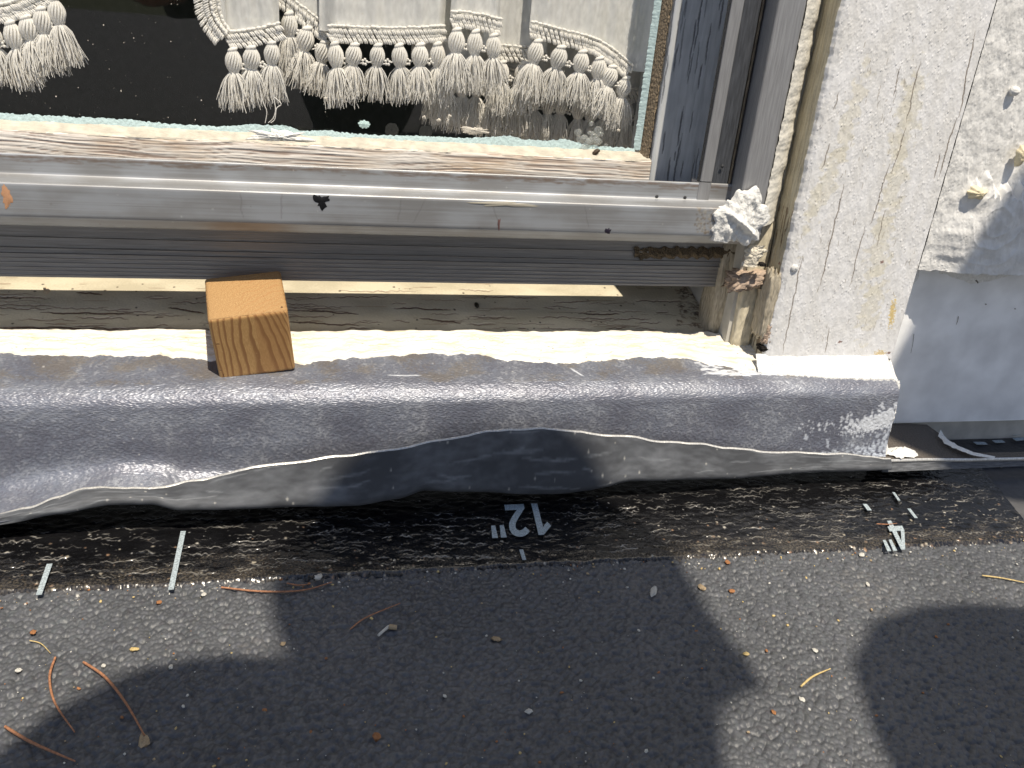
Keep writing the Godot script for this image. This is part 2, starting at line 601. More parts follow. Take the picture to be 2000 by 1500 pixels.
	var mm := worn(Color(0.15, 0.15, 0.16), Color(0.22, 0.22, 0.23), 0.5, 0.0, 0.05, Vector3(9, 9, 9), 0.03, 27)
	var fb := func(u: float, v: float) -> Vector3:
		var x := lerpf(0.352, 0.9, u)
		var z := lerpf(0.014, -0.0150, v)
		return Vector3(x, 0.0030 + 0.0005 * lap.get_noise_2d(x * 400.0, z * 800.0), z)
	part("strip", grid(120, 12, fb), mm, under)
	for q in [[1904, 866, 1926, 866], [1941, 863, 1960, 862], [1981, 859, 2003, 857], [1972, 846, 1998, 844]]:
		var a := at_y(q[0], q[1], 0.0042)
		var b := at_y(q[2], q[3], 0.0042)
		var st := begin()
		var wd := 0.0016 if q[1] > 850 else 0.0032
		prism(st, PackedVector2Array([Vector2(-wd, 0), Vector2(wd, 0), Vector2(wd, 0.00025), Vector2(-wd, 0.00025)]), Vector3(0, 0, 1), Vector3.UP, (b - a).normalized(), 0.0, a.distance_to(b), a)
		part("printed_dash", st.commit(), ink, under)

const EDGE := [[-420, 1078], [-200, 1056], [-60, 1030], [0, 1008], [60, 990], [110, 972], [170, 956], [250, 955], [300, 952], [400, 938], [500, 912], [560, 905], [640, 893], [750, 880], [860, 858], [950, 842], [1000, 838], [1060, 836], [1130, 843], [1180, 850], [1230, 852], [1290, 863], [1350, 866], [1420, 875], [1520, 884], [1580, 885], [1640, 886], [1690, 893], [1740, 896], [1800, 894], [1900, 894], [2000, 892], [2150, 888]]
const LIP := [[-420, 1092], [-200, 1070], [-60, 1044], [0, 1026], [115, 1004], [210, 986], [297, 984], [350, 995], [437, 994], [560, 991], [700, 986], [775, 972], [827, 955], [897, 959], [1037, 962], [1097, 961], [1150, 955], [1174, 950], [1230, 938], [1300, 936], [1430, 934], [1570, 923], [1710, 918], [1850, 912], [2000, 906], [2150, 902]]

var edge_y := []
var lip_y := []

func edge_z(x: float) -> float:
	return lerpf(0.044, 0.027, smoothstep(-0.15, 0.30, x))

func flashing() -> void:
	for q in EDGE:
		var x := 0.0
		var p := Vector3.ZERO
		for k in 4:
			p = at_z(q[0], q[1], edge_z(x))
			x = p.x
		edge_y.append(Vector2(p.x, p.y))
	for q in LIP:
		var x := 0.0
		var p := Vector3.ZERO
		for k in 4:
			p = at_z(q[0], q[1], edge_z(x) + 0.0035)
			x = p.x
		lip_y.append(Vector2(p.x, p.y))
	var x0 := -0.44
	var x1 := at_z(1746, 820, 0.022).x
	var nu := 560
	var nv := 84
	var wob := noise(31, 1.0, 3)
	var rows := []
	for i in nu + 1:
		var x := lerpf(x0, x1, float(i) / nu)
		var ye := lerp_table(edge_y, x)
		var yb := maxf(0.0035, minf(lerp_table(lip_y, x), ye - 0.002))
		var ze := edge_z(x) + 0.0016 * wob.get_noise_1d(x * 34.0 + 5.0)
		var zb := edge_z(x) + 0.0035 + 0.0014 * wob.get_noise_1d(x * 15.0 + 60.0)
		var g := 0.00045 * wob.get_noise_1d(x * 22.0)
		var pts := [Vector3(x, sill_y(-0.026) + 0.0012, -0.026), Vector3(x, sill_y(-0.012) + 0.0012, -0.012), Vector3(x, sill_y(0.004) + 0.0012, 0.004), Vector3(x, sill_y(0.0135) + 0.0009 + g * 0.4, 0.0135), Vector3(x, 0.0548 + g * 0.5, 0.0192 + g), Vector3(x, 0.0480, 0.0206 + g), Vector3(x, lerpf(0.048, yb + 0.008, 0.5), 0.0215 + 1.6 * g), Vector3(x, yb + 0.007, 0.0232 + g), Vector3(x, yb + 0.0012, lerpf(0.0232, zb, 0.52)), Vector3(x, yb + 0.0016, zb), Vector3(x, lerpf(yb, ye, 0.5), lerpf(zb, ze, 0.45) + g), Vector3(x, ye, ze)]
		var path := curve(pts, 7)
		rows.append(path)
	nv = (rows[0] as PackedVector3Array).size() - 1
	var bump := noise(32, 0.55, 2)
	# row 0 of the picture lies at the free edge, the last row under the caulk
	var top := func(u: float, v: float) -> Vector3:
		var path: PackedVector3Array = rows[int(round(u * nu))]
		return path[nv - int(round(v * nv))]
	var face := grid(nu, nv, top)
	var arr := face.surface_get_arrays(0)
	var vs: PackedVector3Array = arr[Mesh.ARRAY_VERTEX]
	var ns: PackedVector3Array = arr[Mesh.ARRAY_NORMAL]
	var thick := 0.0015
	var below := func(u: float, v: float) -> Vector3:
		var i := nu - int(round(u * nu))
		var j := int(round(v * nv))
		var k := j * (nu + 1) + i
		return vs[k] - ns[k] * thick
	var rim := func(u: float, v: float) -> Vector3:
		var i := int(round(u * nu))
		var a := vs[i]
		var b := vs[i] - ns[i] * thick
		var out := (vs[i] - vs[i + nu + 1]).normalized()
		return b.lerp(a, v) + out * 0.0008 * sin(v * PI)
	# the sheet's face: dull bloom, chalky runs, dirt under the caulk, white paint at the right end
	var w := 1480
	var h := 300
	var cv := Canvas.new(w, h, 33)
	var run := noise(34, 0.019, 4)
	var spot := noise(35, 0.10, 4)
	var fine := noise(36, 0.28, 2)
	var dirt := noise(37, 0.018, 4)
	for y in h:
		var up := float(y) / h
		for x in w:
			var a := run.get_noise_2d(x, y * 0.22)
			var b := spot.get_noise_2d(x, y)
			var c := fine.get_noise_2d(x * 0.8, y * 1.7)
			var col := rgb8(124, 129, 141).lerp(rgb8(107, 110, 121), clampf(0.5 + 1.3 * b, 0.0, 1.0))
			col = col.lerp(rgb8(120, 122, 130), 0.5 * clampf(0.25 + 1.4 * a, 0.0, 1.0))
			col = col.lerp(rgb8(176, 179, 184), 0.70 * clampf((a * 0.5 + b * 1.0 + c * 1.1 - 0.16) * 2.2, 0.0, 1.0))
			col = col.lerp(rgb8(82, 80, 92), 0.65 * clampf((c - 0.10) * 2.4, 0.0, 1.0))
			var bloom := dirt.get_noise_2d(x * 0.75 + 400.0, y * 1.1)
			col = col.lerp(rgb8(98, 100, 112), 0.5 * clampf((-bloom + 0.3 * b - 0.02) * 2.0, 0.0, 1.0))
			col = col.lerp(rgb8(162, 167, 176), 0.5 * clampf((bloom + 0.7 * b + 0.9 * c - 0.16) * 2.2, 0.0, 1.0))
			if up > 0.74:
				var d := clampf((dirt.get_noise_2d(x, y * 1.7) + 0.10 + c * 0.4 + (up - 0.86) * 2.2) * 2.2, 0.0, 1.0)
				col = col.lerp(rgb8(120, 110, 97), 0.5 * d)
			var k := y * w + x
			cv.c[k * 3] = int(col.r * 255.0); cv.c[k * 3 + 1] = int(col.g * 255.0); cv.c[k * 3 + 2] = int(col.b * 255.0)
			cv.t[k] = clampi(int(128 + 95 * c + 70 * b), 0, 255)
	var ux := func(x: float) -> float: return (x - x0) / (x1 - x0) * w
	var white := rgb8(222, 226, 232)
	for i in 760:
		# smears dragged off the bead, thicker towards the corner
		var x := lerpf(0.200, x1, pow(rng.randf(), 0.7))
		var y := h * rng.randf_range(0.775, 0.93) - 10.0 * smoothstep(0.24, 0.30, x) * rng.randf()
		cv.line(Vector2(ux.call(x), y), Vector2(ux.call(x) + rng.randf_range(6, 22), y + rng.randf_range(-3, 3)), rng.randf_range(0.6, 1.8), white, 0.9, 30.0, 3.0)
	for i in 260:
		var k := rng.randf()
		var x := x1 - 0.075 * k * rng.randf()
		var y := h * (0.50 - 0.05 * k + rng.randfn(0.0, 0.015))
		cv.dab(ux.call(x), y, rng.randf_range(0.6, 2.6) * (1.3 - k), white, 0.85, 30.0, 1.0)
		y = h * (0.34 + 0.02 * k + rng.randfn(0.0, 0.045))
		x = x1 - 0.062 * rng.randf() * rng.randf()
		cv.dab(ux.call(x), y, rng.randf_range(0.6, 2.6), rgb8(205, 212, 222), 0.75, 30.0, 1.0)
	cv.patch(Vector2(ux.call(x1 - 0.010), h * 0.47), 34, 9, 0.25, white, 0.95, 26.0, 2.2, 0.9)
	for i in 240:
		cv.dab(rng.randf_range(0, w), rng.randf_range(0, h), rng.randf_range(0.4, 0.9), rgb8(215, 214, 210), 0.8, 30.0)
	cv.line(Vector2(ux.call(0.036), h * 0.80), Vector2(ux.call(0.053), h * 0.795), 0.8, white, 0.9, 10.0, 1.0)
	cv.line(Vector2(ux.call(0.131), h * 0.83), Vector2(ux.call(0.137), h * 0.78), 1.0, white, 0.9, 10.0, 1.0)
	var lead := material(Color.WHITE, 0.42, 0.28, cv, 0.052)
	var cu := Canvas.new(1480, 160, 38)
	for y in 160:
		for x in 1480:
			var a := run.get_noise_2d(x * 0.55, y * 1.3 + 900.0)
			var b := spot.get_noise_2d(x * 0.5, y * 2.0 + 500.0)
			var col := rgb8(70, 72, 76).lerp(rgb8(116, 119, 124), 0.85 * clampf((a * 0.9 + 0.4 * b + 0.3) * 1.1, 0.0, 1.0))
			var k := y * 1480 + x
			cu.c[k * 3] = int(col.r * 255.0); cu.c[k * 3 + 1] = int(col.g * 255.0); cu.c[k * 3 + 2] = int(col.b * 255.0)
			cu.t[k] = clampi(int(128 + 60 * b), 0, 255)
	for i in 130:
		var p := Vector2(rng.randf_range(0, 1480), rng.randf_range(0, 50))
		cu.line(p, p + Vector2(rng.randf_range(10, 60), rng.randf_range(-3, 3)), 0.5, rgb8(140, 144, 148), 0.4, 10.0, 1.0)
		cu.dab(rng.randf_range(0, 1480), rng.randf_range(0, 50), rng.randf_range(0.4, 1.0), rgb8(190, 186, 176), 0.9, 20.0)
	var dull := material(Color.WHITE, 0.75, 0.0, cu, 0.02)
	var bright := worn(Color(0.86, 0.86, 0.85), Color(0.70, 0.69, 0.67), 0.38, 0.35, 0.06, Vector3(12, 12, 12), 0.01, 39)
	var root := thing("lead_flashing", "mottled grey lead flashing dressed over the sill with its lower edge peeled up", "flashing", Vector3(0, 0.02, 0.02))
	part("sheet_face", face, lead, root)
	var u := part("sheet_underside", grid(nu, nv, below), dull, root)
	u.set_meta("label", "dark chalky underside of the peeled up lip")
	part("cut_edge", grid(nu, 4, rim), bright, root)
	# the tail of the lead that runs on past the corner of the siding
	var back := [Vector2(at_y(1740, 830, 0.017).x, -0.012), Vector2(at_y(1826, 836, 0.017).x, -0.012), Vector2(at_y(1846, 862, 0.017).x, at_y(1846, 862, 0.017).z), Vector2(at_y(1880, 879, 0.017).x, at_y(1880, 879, 0.017).z), Vector2(at_y(1925, 889, 0.017).x, 0.0235), Vector2(0.5, 0.0235)]
	var xa := x1 - 0.004
	var tail := func(u2: float, v: float) -> Vector3:
		var x := lerpf(xa, 0.47, u2)
		var ze := edge_z(x)
		var z := lerpf(ze, minf(ze - 0.003, lerp_table(back, x)), v)
		return Vector3(x, lerp_table(edge_y, x) + 0.0002 + 0.001 * v - 0.0008 * (1.0 - v) * (1.0 - v), z)
	var soil := worn(Color(0.40, 0.36, 0.31), Color(0.30, 0.29, 0.29), 0.75, 0.05, 0.06, Vector3(14, 14, 14), 0.05, 40)
	var tm := grid(140, 16, tail)
	var tl := part("sheet_tail", tm, soil, root)
	tl.set_meta("label", "dirty brown tail of the lead past the corner")
	var tv: PackedVector3Array = tm.surface_get_arrays(0)[Mesh.ARRAY_VERTEX]
	var tail_rim := func(u2: float, v: float) -> Vector3:
		var i := int(round(u2 * 140))
		return tv[i] + Vector3(0, lerpf(-0.0019, 0.0004, v), 0.0007 * sin(v * PI) + 0.0002)
	part("cut_edge", grid(140, 4, tail_rim), bright, root)
	var tail_lip := func(u2: float, v: float) -> Vector3:
		var i := int(round(u2 * 140))
		var drop := maxf(0.001, tv[i].y - lerp_table(lip_y, tv[i].x))
		return tv[i] + Vector3(0, -0.0019 - drop * (1.0 - v), 0.0030 * (1.0 - v))
	part("sheet_underside", grid(140, 6, tail_lip), dull, root)

# an open outline (z, y) carried along x; v runs along the outline by length
func swept_x(path: Array, x0: float, x1: float, nu: int, dense: float, warp = null) -> ArrayMesh:
	var pts := [path[0]]
	for i in range(1, path.size()):
		var a: Vector2 = path[i - 1]
		var b: Vector2 = path[i]
		var n := maxi(1, ceili(a.distance_to(b) / dense))
		for k in n: pts.append(a.lerp(b, float(k + 1) / n))
	var nv := pts.size() - 1
	var f := func(u: float, v: float) -> Vector3:
		var q: Vector2 = pts[int(round(v * nv))]
		var p := Vector3(lerpf(x0, x1, u), q.y, q.x)
		return warp.call(p, v) if warp != null else p
	return grid(nu, nv, f)

# an open outline (x, z) carried upwards
func swept_y(path: Array, y0: float, y1: float, nv: int, dense: float, warp = null) -> ArrayMesh:
	var pts := [path[0]]
	for i in range(1, path.size()):
		var a: Vector2 = path[i - 1]
		var b: Vector2 = path[i]
		var n := maxi(1, ceili(a.distance_to(b) / dense))
		for k in n: pts.append(a.lerp(b, float(k + 1) / n))
	var nu := pts.size() - 1
	var f := func(u: float, v: float) -> Vector3:
		var q: Vector2 = pts[int(round(u * nu))]
		var p := Vector3(q.x, lerpf(y0, y1, v), q.y)
		return warp.call(p, u) if warp != null else p
	return grid(nu, nv, f)

var caulk_white: StandardMaterial3D
var bead_front := []

func sill_and_caulk() -> void:
	var sx0 := -0.47
	var sx1 := 0.2255
	var w := 1400
	var h := 380
	var cv := Canvas.new(w, h, 41)
	var tone := noise(42, 0.012, 4)
	var grain := noise(43, 0.05, 4)
	var fine := noise(44, 0.3, 2)
	for y in h:
		for x in w:
			var a := tone.get_noise_2d(x, y * 2.0)
			var g := grain.get_noise_2d(x * 0.12, y * 3.2)
			var b := fine.get_noise_2d(x, y)
			var col := rgb8(206, 198, 176).lerp(rgb8(184, 176, 154), clampf(0.5 + 1.2 * a + 0.3 * b, 0.0, 1.0))
			var r := 128 + int(30 * b) + int(18 * a)
			if g > 0.47 and a > -0.1:
				var k2 := clampf((g - 0.40) * 9.0, 0.0, 1.0)
				col = col.lerp(rgb8(140, 116, 96), 0.55 * k2)
				r -= int(70 * k2)
			var k := y * w + x
			cv.c[k * 3] = int(col.r * 255.0); cv.c[k * 3 + 1] = int(col.g * 255.0); cv.c[k * 3 + 2] = int(col.b * 255.0)
			cv.t[k] = clampi(r, 0, 255)
	var to_uv := func(p: Vector3) -> Vector2: return Vector2((p.x - sx0) / (sx1 - sx0) * w, (-0.012 - p.z) / 0.188 * h)
	for i in 95:
		var p: Vector2 = to_uv.call(on_sill(rng.randf_range(-100, 1330), rng.randf_range(566, 650)))
		var l := rng.randf_range(8, 70)
		var r := rng.randf_range(0.3, 0.75)
		cv.line(p + Vector2(0, r * 1.5), p + Vector2(l, rng.randf_range(-2, 2) + r * 1.5), r, rgb8(224, 218, 200), 0.5, 40.0, 3.0, 0.5)
		cv.line(p, p + Vector2(l, rng.randf_range(-2, 2)), r, rgb8(118, 98, 86), 0.75, -60.0, 3.0, 0.5)
	for q in [[560, 628, 700, 634], [590, 607, 700, 612], [80, 610, 260, 613], [0, 640, 230, 642], [330, 600, 400, 612], [150, 570, 200, 575], [820, 620, 900, 632], [770, 600, 880, 604], [1130, 612, 1210, 614]]:
		cv.line(to_uv.call(on_sill(q[0], q[1])), to_uv.call(on_sill(q[2], q[3])), 0.85, rgb8(84, 62, 50), 0.95, -100.0, 3.0, 0.3)
	for i in 90:
		var p: Vector2 = to_uv.call(on_sill(rng.randf_range(0, 1380), rng.randf_range(555, 650)))
		cv.dab(p.x, p.y, rng.randf_range(0.4, 1.1), rgb8(46, 38, 34), 0.9, 30.0)
	# rot and soot in the corner by the jamb, with its own ragged outline
	for i in 220:
		var p: Vector2 = to_uv.call(on_sill(rng.randf_range(1322, 1420) , rng.randf_range(560, 638)))
		var e := on_sill(1322, 560)
		cv.dab(p.x, p.y, rng.randf_range(1.0, 4.0) * clampf((p.x / w - 0.93) * 14.0, 0.15, 1.0), [rgb8(78, 62, 52), rgb8(104, 86, 70), rgb8(62, 52, 45)][i % 3], 0.35, -3.0, 1.4)
	var m := material(Color.WHITE, 0.62, 0.0, cv, 0.09)
	var warp := func(u: float, v: float) -> Vector3:
		var x := lerpf(sx0, sx1, u)
		var z := lerpf(-0.012, -0.2, v)
		return Vector3(x, sill_y(z) + 0.0004 * tone.get_noise_2d(x * 500.0, z * 900.0), z)
	var sill := thing("window_sill", "weathered beige wooden sill with cracked peeling paint under the storm frame", "sill", Vector3(0, 0.06, -0.06))
	part("board", grid(360, 120, warp), m, sill)

	# a fly-sized knot hole and one flake standing up
	var st := begin()
	var c := on_sill(931, 597)
	ball(st, c + Vector3(0, 0.0004, 0), Basis(Vector3(0.0013, 0, 0), Vector3(0, 0.0009, 0), Vector3(0, -0.0005, 0.0030)), 6, 10)
	solo("beetle_shell", st.commit(), worn(Color(0.12, 0.11, 0.09), Color(0.2, 0.18, 0.13), 0.35, 0.0, 0.1, Vector3(60, 60, 60), 0.0, 45), "tiny dark oval beetle shell lying on the beige sill", "insect")
	for q in [[91, 570, 0.0022, "narrow upright cream paint flake on the sill beyond the wood block"], [1372, 618, 0.0030, "larger curled cream flake by the rotten jamb foot"], [1388, 612, 0.0016, "smaller cream flake between the larger one and the jamb"]]:
		var p := on_sill(q[0], q[1])
		var r: float = q[2]
		var nn := noise(int(q[0]), 1.0, 2)
		var fl := func(u: float, v: float) -> Vector3:
			var a := u * TAU
			var rad := r * v * (1.0 + 0.6 * nn.get_noise_2d(cos(a) * 2.0, sin(a) * 2.0))
			return p + Vector3(-cos(a) * rad * 0.7, 0.0009 + 0.0012 * v * v * cos(a * 1.0 + 1.0), sin(a) * rad * 1.3)
		solo("paint_flake", grid(16, 4, fl), worn(Color(0.86, 0.80, 0.70), Color(0.76, 0.70, 0.6), 0.6, 0.0, 0.1, Vector3(40, 40, 40), 0.0, 46), q[3], "paint flake", "paint flakes on the sill")

	# ---- the bead of caulk along the lead ----
	for q in [[-700, 706], [-300, 700], [0, 697], [60, 701], [150, 702], [230, 703], [300, 701], [360, 708], [420, 712], [520, 716], [594, 718], [640, 712], [700, 706], [760, 703], [830, 696], [880, 699], [930, 699], [965, 706], [1000, 712], [1060, 716], [1110, 718], [1150, 713], [1200, 709], [1260, 705], [1300, 704], [1340, 708], [1400, 722], [1450, 728], [1500, 735], [1560, 740], [1640, 744], [1700, 746], [1760, 746]]:
		var p := on_sill(q[0], q[1])
		bead_front.append(Vector2(p.x, p.z))
	var cw := 1500
	var ch := 120
	var cc := Canvas.new(cw, ch, 47)
	var t2 := noise(48, 0.02, 4)
	for y in ch:
		for x in cw:
			var a := t2.get_noise_2d(x, y * 3.5)
			var b := fine.get_noise_2d(x, y * 1.4)
			var g := grain.get_noise_2d(x * 0.3, y * 2.4 + 300.0)
			var col := rgb8(232, 229, 220).lerp(rgb8(220, 212, 194), clampf(0.3 + 1.6 * a, 0.0, 1.0))
			col = col.lerp(rgb8(204, 184, 152), 0.5 * clampf((a + g - 0.46) * 3.0, 0.0, 1.0))
			var k := y * cw + x
			cc.c[k * 3] = int(col.r * 255.0); cc.c[k * 3 + 1] = int(col.g * 255.0); cc.c[k * 3 + 2] = int(col.b * 255.0)
			cc.t[k] = clampi(int(128 + 36 * b + 26 * g + 40 * a), 0, 255)
	for i in 190:
		cc.dab(rng.randf_range(0, cw), rng.randf_range(4, ch - 4), rng.randf_range(0.35, 0.95), [rgb8(70, 54, 42), rgb8(120, 92, 66), rgb8(40, 36, 34)][i % 3], 0.85, 20.0)
	for i in 40:
		var p := Vector2(rng.randf_range(0, cw), rng.randf_range(10, ch - 10))
		cc.line(p, p + Vector2(rng.randf_range(12, 50), rng.randf_range(-5, 5)), 0.7, rgb8(196, 178, 146), 0.6, -40.0, 4.0)
	var cm := material(Color.WHITE, 0.5, 0.0, cc, 0.06)
	cm.subsurf_scatter_enabled = false
	caulk_white = worn(Color(0.91, 0.91, 0.905), Color(0.84, 0.835, 0.81), 0.48, 0.0, 0.03, Vector3(16, 16, 16), 0.05, 49)
	var edge := noise(50, 1.0, 4)
	var lump := noise(51, 1.0, 3)
	var bx0 := -0.44
	var bx1 := 0.244
	var bead := func(u: float, v: float) -> Vector3:
		var x := lerpf(bx0, bx1, u)
		var zf := lerp_table(bead_front, x) + 0.0018 * edge.get_noise_1d(x * 120.0) + 0.0003 * edge.get_noise_1d(x * 700.0)
		var zk := -0.0285 - 0.0009 * lump.get_noise_1d(x * 70.0)
		var z := lerpf(zf, zk, v)
		var s := sin(PI * clampf(v, 0.0, 1.0))
		var y := sill_y(z) + 0.0014 * minf(1.0, minf(v * 14.0, (1.0 - v) * 9.0)) + 0.0016 * pow(s, 0.8) + 0.0007 * lump.get_noise_2d(x * 160.0, z * 700.0) * s
		y += 0.0022 * exp(-pow((v - 0.86) * 9.0, 2.0)) * (0.5 + 0.5 * lump.get_noise_1d(x * 45.0 + 9.0))
		if v < 0.001: y = sill_y(z) - 0.0004
		return Vector3(x, y, z)
	solo("caulk_bead", grid(900, 44, bead), cm, "long cream caulk bead between the beige sill and the lead", "caulk")
	var bx2 := 0.236
	var bx3 := 0.3215
	var thick := func(u: float, v: float) -> Vector3:
		var x := lerpf(bx2, bx3, u)
		var zf := lerp_table(bead_front, x) + 0.0010 * edge.get_noise_1d(x * 330.0 + 40.0)
		var zk := 0.0010
		var z := lerpf(zf, zk, v)
		var top := 0.0700 + 0.0010 * lump.get_noise_1d(x * 60.0)
		var low := sill_y(z) - (0.0006 if v < 0.01 else -0.0016)
		var y := lerpf(low, top, pow(v, 2.2)) + 0.0016 * sin(PI * v) * (0.8 + 0.6 * lump.get_noise_2d(x * 90.0, v * 3.0))
		y = lerpf(y, low - 0.004, smoothstep(0.93, 1.0, u) * (1.0 - v * 0.6))
		return Vector3(x, y, z)
	solo("caulk_bead", grid(240, 40, thick), caulk_white, "thick bright white caulk fillet along the foot of the casing", "caulk")

func sash() -> void:
	var root := thing("window_sash", "old wooden sash with weathered rail and putty behind the aluminium storm frame", "window sash", Vector3(0, 0.14, -0.05))
	var x0 := -0.46
	var xs := at_z(1272.7, 315, -0.05).x
	# bottom rail: raised grain with the last of its white paint
	var w := 1500
	var h := 150
	var cv := Canvas.new(w, h, 61)
	var g1 := noise(62, 0.02, 4)
	var g2 := noise(63, 0.03, 3)
	for y in h:
		for x in w:
			var bend := 10.0 * g2.get_noise_2d(x * 0.09, y * 0.1)
			var a := g1.get_noise_2d(x * 0.30, (y + bend) * 17.0)
			var b := g2.get_noise_2d(x * 1.4, y * 5.0)
			var c := g2.get_noise_2d(x * 0.25 + 700.0, y * 0.7)
			var col := rgb8(222, 216, 208).lerp(rgb8(206, 186, 164), clampf(0.15 + 1.2 * c + 0.4 * b, 0.0, 1.0))
			col = col.lerp(rgb8(138, 116, 104), clampf((a - 0.12) * 4.0, 0.0, 1.0) * 0.7)
			col = col.lerp(rgb8(238, 232, 224), clampf((-a - 0.16 + 0.3 * b) * 4.0, 0.0, 1.0) * 0.8)
			var k := y * w + x
			cv.c[k * 3] = int(col.r * 255.0); cv.c[k * 3 + 1] = int(col.g * 255.0); cv.c[k * 3 + 2] = int(col.b * 255.0)
			cv.t[k] = clampi(int(128 - 200 * a), 0, 255)
	var rm := material(Color.WHITE, 0.7, 0.0, cv, 0.05)
	part("bottom_rail", swept_x([Vector2(-0.085, 0.1400), Vector2(-0.0508, 0.1400), Vector2(-0.05, 0.1408), Vector2(-0.05, 0.1606), Vector2(-0.0506, 0.1611), Vector2(-0.062, 0.1611)], x0, xs, 240, 0.0012), rm, root)
	# stile: grey paint, crazed along the grain
	var sw := 200
	var sh := 900
	var sc := Canvas.new(sw, sh, 64)
	for y in sh:
		for x in sw:
			var a := g1.get_noise_2d(x * 4.0, y * 0.25)
			var b := g2.get_noise_2d(x * 1.5, y * 0.5)
			var col := rgb8(208, 211, 214).lerp(rgb8(192, 196, 199), clampf(0.5 + a + 0.6 * b, 0.0, 1.0))
			var k := y * sw + x
			sc.c[k * 3] = int(col.r * 255.0); sc.c[k * 3 + 1] = int(col.g * 255.0); sc.c[k * 3 + 2] = int(col.b * 255.0)
			sc.t[k] = clampi(int(128 + 90 * a), 0, 255)
	for i in 90:
		var p := Vector2(rng.randf_range(60, sw - 6), rng.randf_range(0, sh * 0.7))
		cv.n.frequency = 0.11
		sc.line(p, p + Vector2(rng.randf_range(-1, 1), rng.randf_range(20, 120)), rng.randf_range(0.35, 0.8), rgb8(112, 114, 118), 0.8, -60.0, 1.5, 0.15)
	var sm := material(Color.WHITE, 0.6, 0.0, sc, 0.05)
	part("stile", swept_y([Vector2(xs, -0.085), Vector2(xs, -0.0508), Vector2(xs + 0.0007, -0.05), Vector2(0.2260, -0.05)], 0.1400, 0.34, 160, 0.0012), sm, root)
	part("stile", post_mesh(Vector3(xs, 0.3405, -0.085), Vector3(0.226, 0.80, -0.05)), worn(Color(0.68, 0.70, 0.71), Color(0.62, 0.64, 0.66), 0.6, 0.0, 0.03, Vector3(20, 2, 20), 0.03, 65), root)
	# putty
	var lump := noise(66, 1.0, 4)
	var pw := func(p: Vector3, v: float) -> Vector3:
		return p + Vector3(0, 0.0006, 0.0006) * lump.get_noise_2d(p.x * 70.0, v * 3.0) + Vector3(0, 0.00015, 0.00015) * lump.get_noise_2d(p.x * 400.0, v * 8.0)
	var xg := at_z(1237, 288, -0.058).x
	var putty := worn(Color(0.80, 0.78, 0.73), Color(0.66, 0.63, 0.57), 0.75, 0.0, 0.05, Vector3(5, 12, 5), 0.02, 67)
	part("glazing_putty", swept_x([Vector2(-0.0500, 0.1604), Vector2(-0.0506, 0.1614), Vector2(-0.0572, 0.1642), Vector2(-0.0584, 0.1646)], x0, xs, 500, 0.0006, pw), putty, root)
	var old := worn(Color(0.60, 0.55, 0.47), Color(0.40, 0.34, 0.27), 0.85, 0.0, 0.06, Vector3(22, 9, 22), 0.12, 68)
	var qw := func(p: Vector3, u: float) -> Vector3:
		return p + Vector3(0.0006, 0, 0.0008) * lump.get_noise_2d(p.y * 150.0, u * 4.0 + 70.0) + Vector3(0.0003, 0, 0.0004) * lump.get_noise_2d(p.y * 520.0, u * 8.0)
	var op := part("glazing_putty", swept_y([Vector2(xg + 0.0030, -0.0580), Vector2(xg + 0.0042, -0.0560), Vector2(xs - 0.0014, -0.0520), Vector2(xs - 0.0006, -0.0535)], 0.1625, 0.34, 300, 0.0006, qw), old, root)
	op.set_meta("label", "brown crumbling putty beside the grey stile")
	# a skin of pale aqua paint lapping onto the glass
	var aqua := worn(Color(0.78, 0.86, 0.86), Color(0.70, 0.79, 0.80), 0.45, 0.0, 0.04, Vector3(18, 18, 18), 0.03, 69)
	var lapt := []
	for q in [[-500, 203], [0, 221], [120, 227], [245, 233], [330, 242], [420, 247], [500, 243], [560, 246], [590, 256], [640, 255], [700, 262], [760, 265], [800, 265], [860, 267], [900, 270], [940, 268], [1000, 266], [1020, 272], [1060, 275], [1100, 272], [1150, 283], [1200, 287], [1240, 290]]:
		var p := at_z(q[0], q[1], -0.0576)
		lapt.append(Vector2(p.x, p.y))
	var skin := func(u: float, v: float) -> Vector3:
		var x := lerpf(x0, xg + 0.001, u)
		var top := lerp_table(lapt, x) + 0.0008 * lump.get_noise_1d(x * 420.0) + 0.0004 * lump.get_noise_1d(x * 1500.0)
		var y := lerpf(0.1636, maxf(top, 0.1644), v)
		return Vector3(x, y, -0.0575 - 0.0004 * v * v)
	part("paint_skin", grid(900, 6, skin), aqua, root)
	var skin2 := func(u: float, v: float) -> Vector3:
		var y := lerpf(0.1655, 0.34, v)
		var left := xg + 0.0002 - 0.0009 * maxf(0.0, lump.get_noise_1d(y * 120.0)) + 0.0005 * lump.get_noise_1d(y * 700.0)
		return Vector3(lerpf(left, xg + 0.0034, u), y, -0.0579 + 0.0018 * u)
	part("paint_skin", grid(5, 500, skin2), aqua, root)
	# the pane
	var g := StandardMaterial3D.new()
	g.albedo_color = Color(0.40, 0.43, 0.40, 0.015)
	g.transparency = BaseMaterial3D.TRANSPARENCY_ALPHA
	g.roughness = 0.02
	g.metallic_specular = 0.5
	var st := begin()
	prism(st, PackedVector2Array([Vector2(-0.0612, 0.158), Vector2(-0.0582, 0.158), Vector2(-0.0582, 0.79), Vector2(-0.0612, 0.79)]), Vector3(0, 0, 1), Vector3(0, 1, 0), Vector3(1, 0, 0), -0.45, xs)
	part("glass_pane", st.commit(), g, root)

